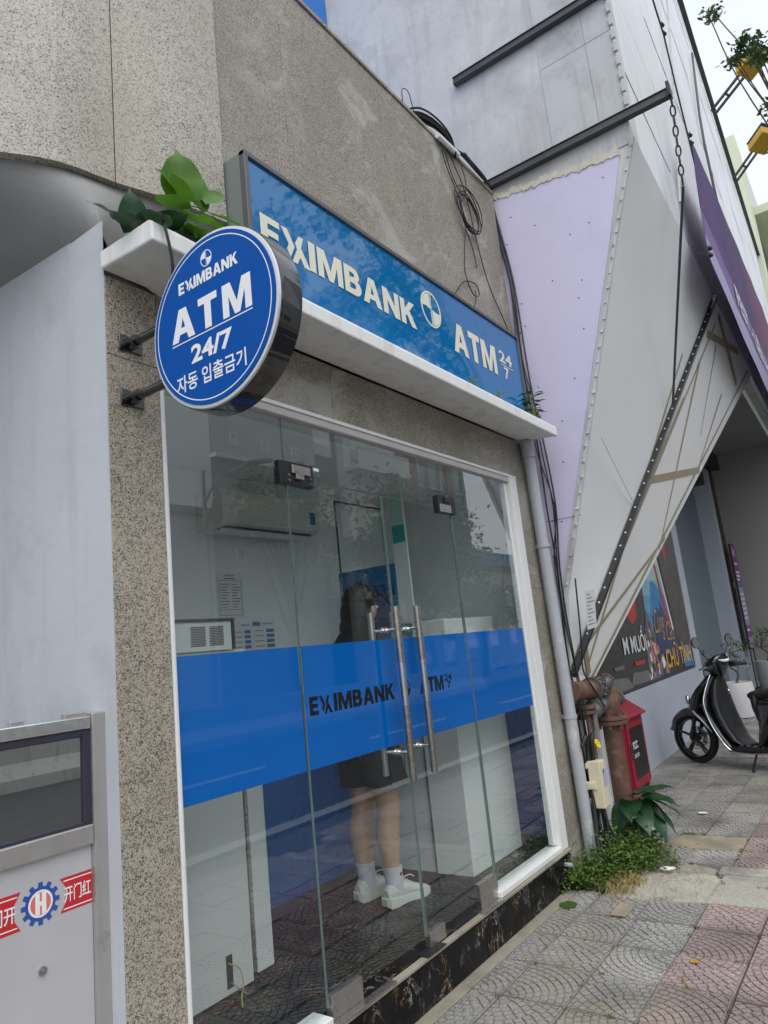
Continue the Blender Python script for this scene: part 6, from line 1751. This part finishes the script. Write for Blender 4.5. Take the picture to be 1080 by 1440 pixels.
windows(b, [x for x in range(-6, 15, 3)], (1.2, 4.2), 1.6, 1.5, -16)
b = thing('far_building', 'tall grey building with small square windows across the street', 'building', (18.5, -16, 0))
fbox('wall', (15.9, -28, 0), (21.4, -16, 19), WB2, b)
windows(b, (17, 18.6, 20.2), [5.2 + 2.1 * k for k in range(6)], .28, .34, -16)
fbox('ledge', (15.9, -16, 8.7), (21.4, -15.7, 8.85), WB, b)
b = thing('far_building', 'dark narrow building across the street beside the grey one', 'building', (22.4, -16, 0))
fbox('wall', (21.42, -27, 0), (23.3, -16.4, 17), WB3, b); windows(b, (22.3,), [4 + 3 * k for k in range(4)], 1.1, 1.6, -16.4)
b = thing('far_building', 'white building with balconies and tall windows across the street', 'building', (25.3, -16, 0))
fbox('wall', (23.32, -27, 0), (27.3, -16, 18), WB, b)
windows(b, (24.4, 26.2), [3.4 + 3.2 * k for k in range(5)], 1.2, 2.0, -16)
for k in range(5): fbox('balcony', (23.3, -16, 2.9 + 3.2*k), (27.3, -15.2, 3.05 + 3.2*k), WB, b); fbox('balcony_rail', (23.35, -15.25, 3.05 + 3.2*k), (27.25, -15.2, 3.9 + 3.2*k), WB, b)
b = thing('far_building', 'glass fronted building with rust red strips across the street', 'building', (31, -17, 0))
fbox('wall', (27.32, -28, 0), (36, -17.2, 15.5), CURT, b)
for x in (27.4, 29.6, 31.0, 32.2, 33.4, 34.6, 35.9): fbox('mullion', (x - .05, -17.2, 6), (x + .05, -17.05, 15.5), WB2, b)
for z in (6.5, 8.2, 9.9, 11.6, 13.3): fbox('transom', (27.32, -17.2, z), (36, -17.08, z + .1), WB2, b)
for x in (29.7, 33.6): fbox('cladding_strip', (x, -17.2, 5), (x + 1.0, -17.0, 15), BRICKR, b)
s = thing('drink_billboard', 'dark red drink poster with white script across the street', 'sign', (28.3, -16.6, 6.4))
fbox('board', (27.4, -16.7, 6.3), (29.3, -16.5, 9.2), M('billboard_red', (.10, .03, .03), .5), s)
part('lettering', text_mb('Huda', (29.1, -16.5, 7.45), (-1, 0, 0), (0, 0, 1), 1.5, .75, .03, .02), WHITEP, s)
part('lettering', text_mb('ICE TWIST', (29.0, -16.5, 6.85), (-1, 0, 0), (0, 0, 1), 1.3, .32, .02, .02), WHITEP, s)
b = thing('far_building', 'low white arcade with a blue awning across the street', 'building', (36, -16, 0))
fbox('wall', (28.5, -22, 0), (60, -17.0, 5.5), WB, b)
fbox('awning', (28.4, -17.0, 5.5), (60, -15.2, 6.2), AWN, b)
for z in (2.7, 4.6): fbox('balcony', (28.4, -17, z), (60, -15.9, z + .6), WB, b)
windows(b, [29.6 + 1.7 * k for k in range(16)], (3.45,), 1.2, .95, -17.0)
windows(b, [29.6 + 2.4 * k for k in range(11)], (.6,), 1.5, 1.7, -17.0)
for k in range(12): fbox('pillar', (29 + 2.6 * k, -16.1, 0), (29.25 + 2.6 * k, -15.9, 5.5), WB, b)

lp = thing('street_lamp', 'tall grey street lamp with a curved arm across the street', 'street lamp', (13.2, -13.3, 0))
part('pole', MB().tube([(13.2, -13.3, 0), (13.2, -13.3, 7.2)], [.09, .06], 12), PVC, lp)
part('arm', MB().tube(smooth_path([(13.2, -13.3, 6.2), (13.5, -13.0, 6.9), (14.2, -12.5, 7.35)], 5), .035, 8).tube(smooth_path([(13.2, -13.3, 5.6), (13.5, -13.0, 6.6), (14.1, -12.6, 7.3)], 5), .03, 8), PVC, lp)
part('lamp_head', MB().obox((14.5, -12.3, 7.42), (.35, .2, .05), (-.06, .11, 0), (0, 0, .05)), BEAM, lp, bevel=.03)

def tree(base, h, crown, label, seed, nleaf, leaf=.16, limbs=9, trunk=.16, stretch=(1, 1, 1), clumps=26, extra=()):
    rnd = random.Random(seed); b = V(base)
    t = thing('street_tree', label, 'tree', base)
    c = b + V(*crown[:3]); rx, ry, rz = crown[3:]
    top = b + V(crown[0] * .6, crown[1] * .6, h * .55)
    tr = smooth_path([b, b + V(rnd.uniform(-.15, .15), rnd.uniform(-.1, .1), h * .3), top], 5)
    part('trunk', MB().tube(tr, [trunk * (1 - .045 * k) for k in range(len(tr))], 12), BARK, t)
    cl = []; mb = MB()
    for k in range(clumps):
        while True:
            p = V(rnd.uniform(-1, 1), rnd.uniform(-1, 1), rnd.uniform(-1, 1))
            if .25 < p.length < 1: break
        cl.append((c + V(p.x*rx, p.y*ry, p.z*rz), rnd.uniform(.55, 1.0)))
    cl += [(V(p), s) for p, s in extra]
    for k, (p, s) in enumerate(cl):
        a = tr[int(len(tr) * rnd.uniform(.55, .98))]
        mid = lerp(a, p, .5) + V(rnd.uniform(-.3, .3), rnd.uniform(-.3, .3), rnd.uniform(0, .4))
        path = smooth_path([a, lerp(a, mid, .6) + V(rnd.gauss(0, .3), rnd.gauss(0, .08), rnd.gauss(.3, .3)), mid, lerp(mid, p, .4) + V(rnd.gauss(0, .3), rnd.gauss(0, .06), rnd.gauss(.2, .25)), lerp(mid, p, .8) + V(rnd.gauss(0, .12), rnd.gauss(0, .04), rnd.gauss(.1, .1)), p], 4); r0 = trunk * rnd.uniform(.2, .42) if s > .3 else .012
        mb.tube(path, [r0 * (1 - q / len(path)) + .006 for q in range(len(path))], 6)
    part('branch', mb, BARK, t)
    lm = MB(); vs = []; fs = []
    per = nleaf // len(cl)
    for p, s in cl:
        R_ = s * min(rx, rz) * .42 if s > .3 else s
        for _ in range(per if s > .3 else max(30, int(per * .22))):
            q = V(rnd.gauss(0, 1), rnd.gauss(0, 1), rnd.gauss(0, .75)) * (R_ * .62) + p
            L = leaf * rnd.uniform(.6, 1.15) * (1 if s > .3 else .62); d = V(rnd.uniform(-1, 1), rnd.uniform(-1, 1), rnd.uniform(-.8, .5)).normalized(); e = d.cross(V(rnd.uniform(-1, 1), rnd.uniform(-1, 1), rnd.uniform(-1, 1)))
            if e.length < .1: continue
            e = e.normalized() * L * .24; n = len(vs)
            vs += [q, q + d*L*.45 + e, q + d*L, q + d*L*.45 - e]; fs.append((n, n+1, n+2, n+3))
    lm.add(vs, fs)
    part('crown', lm, LEAF_TREE, t)
    return t
tree((22.5, -13.0, 0), 6.5, (.9, 0, 5.6, 3.6, 2.2, 2.4), 'broad green tree on the far pavement before the white building', 1, 9000, .22, trunk=.2)
tree((28.8, -13.4, 0), 5.0, (0, 0, 3.7, 1.9, 1.6, 1.6), 'smaller tree on the far pavement by the blue awning', 2, 3500, .2, trunk=.14)
tree((36, -13.4, 0), 4.2, (0, 0, 3.0, 3.0, 1.6, 1.3), 'low tree before the arcade with the blue awning', 3, 3500, .2, trunk=.14)
tree((17.3, -14.0, 0), 6, (0, 0, 6.6, 2.2, 1.6, 1.3), 'slim tree before the tall grey building across the street', 4, 3500, .2, trunk=.14)
tree((2, -13.4, 0), 6, (0, 0, 4.6, 3.0, 2.0, 2.0), 'round tree on the far pavement before the low pale building', 6, 4000, .22, trunk=.18)
# near tree: its twigs reach into the picture at the top right
tw = []
def twig(p, n, spread, s=.11, seed=0):
    rnd = random.Random(seed)
    for _ in range(n): tw.append((V(p) + V(rnd.gauss(0, spread), rnd.gauss(0, spread * .5), rnd.gauss(0, spread)), s))
twig((9.0, -1.78, 8.34), 4, .10, .08, 1); twig((9.0, -1.95, 8.20), 3, .09, .08, 5); twig((9.0, -1.60, 9.1), 2, .07, .08, 2); twig((9.0, -2.06, 8.2), 2, .08, .08, 3); twig((9.0, -2.02, 7.42), 2, .08, .09, 4); twig((9.0, -1.98, 6.9), 2, .1, .09, 7)
tree((19.5, -3.7, -.15), 8.4, (-9.0, -.5, 8.3, 4.8, 1.5, 1.4), 'tall kerbside tree whose leafy twigs hang into the sky at the top right', 5, 13000, .13, trunk=.2, clumps=34, extra=tw)
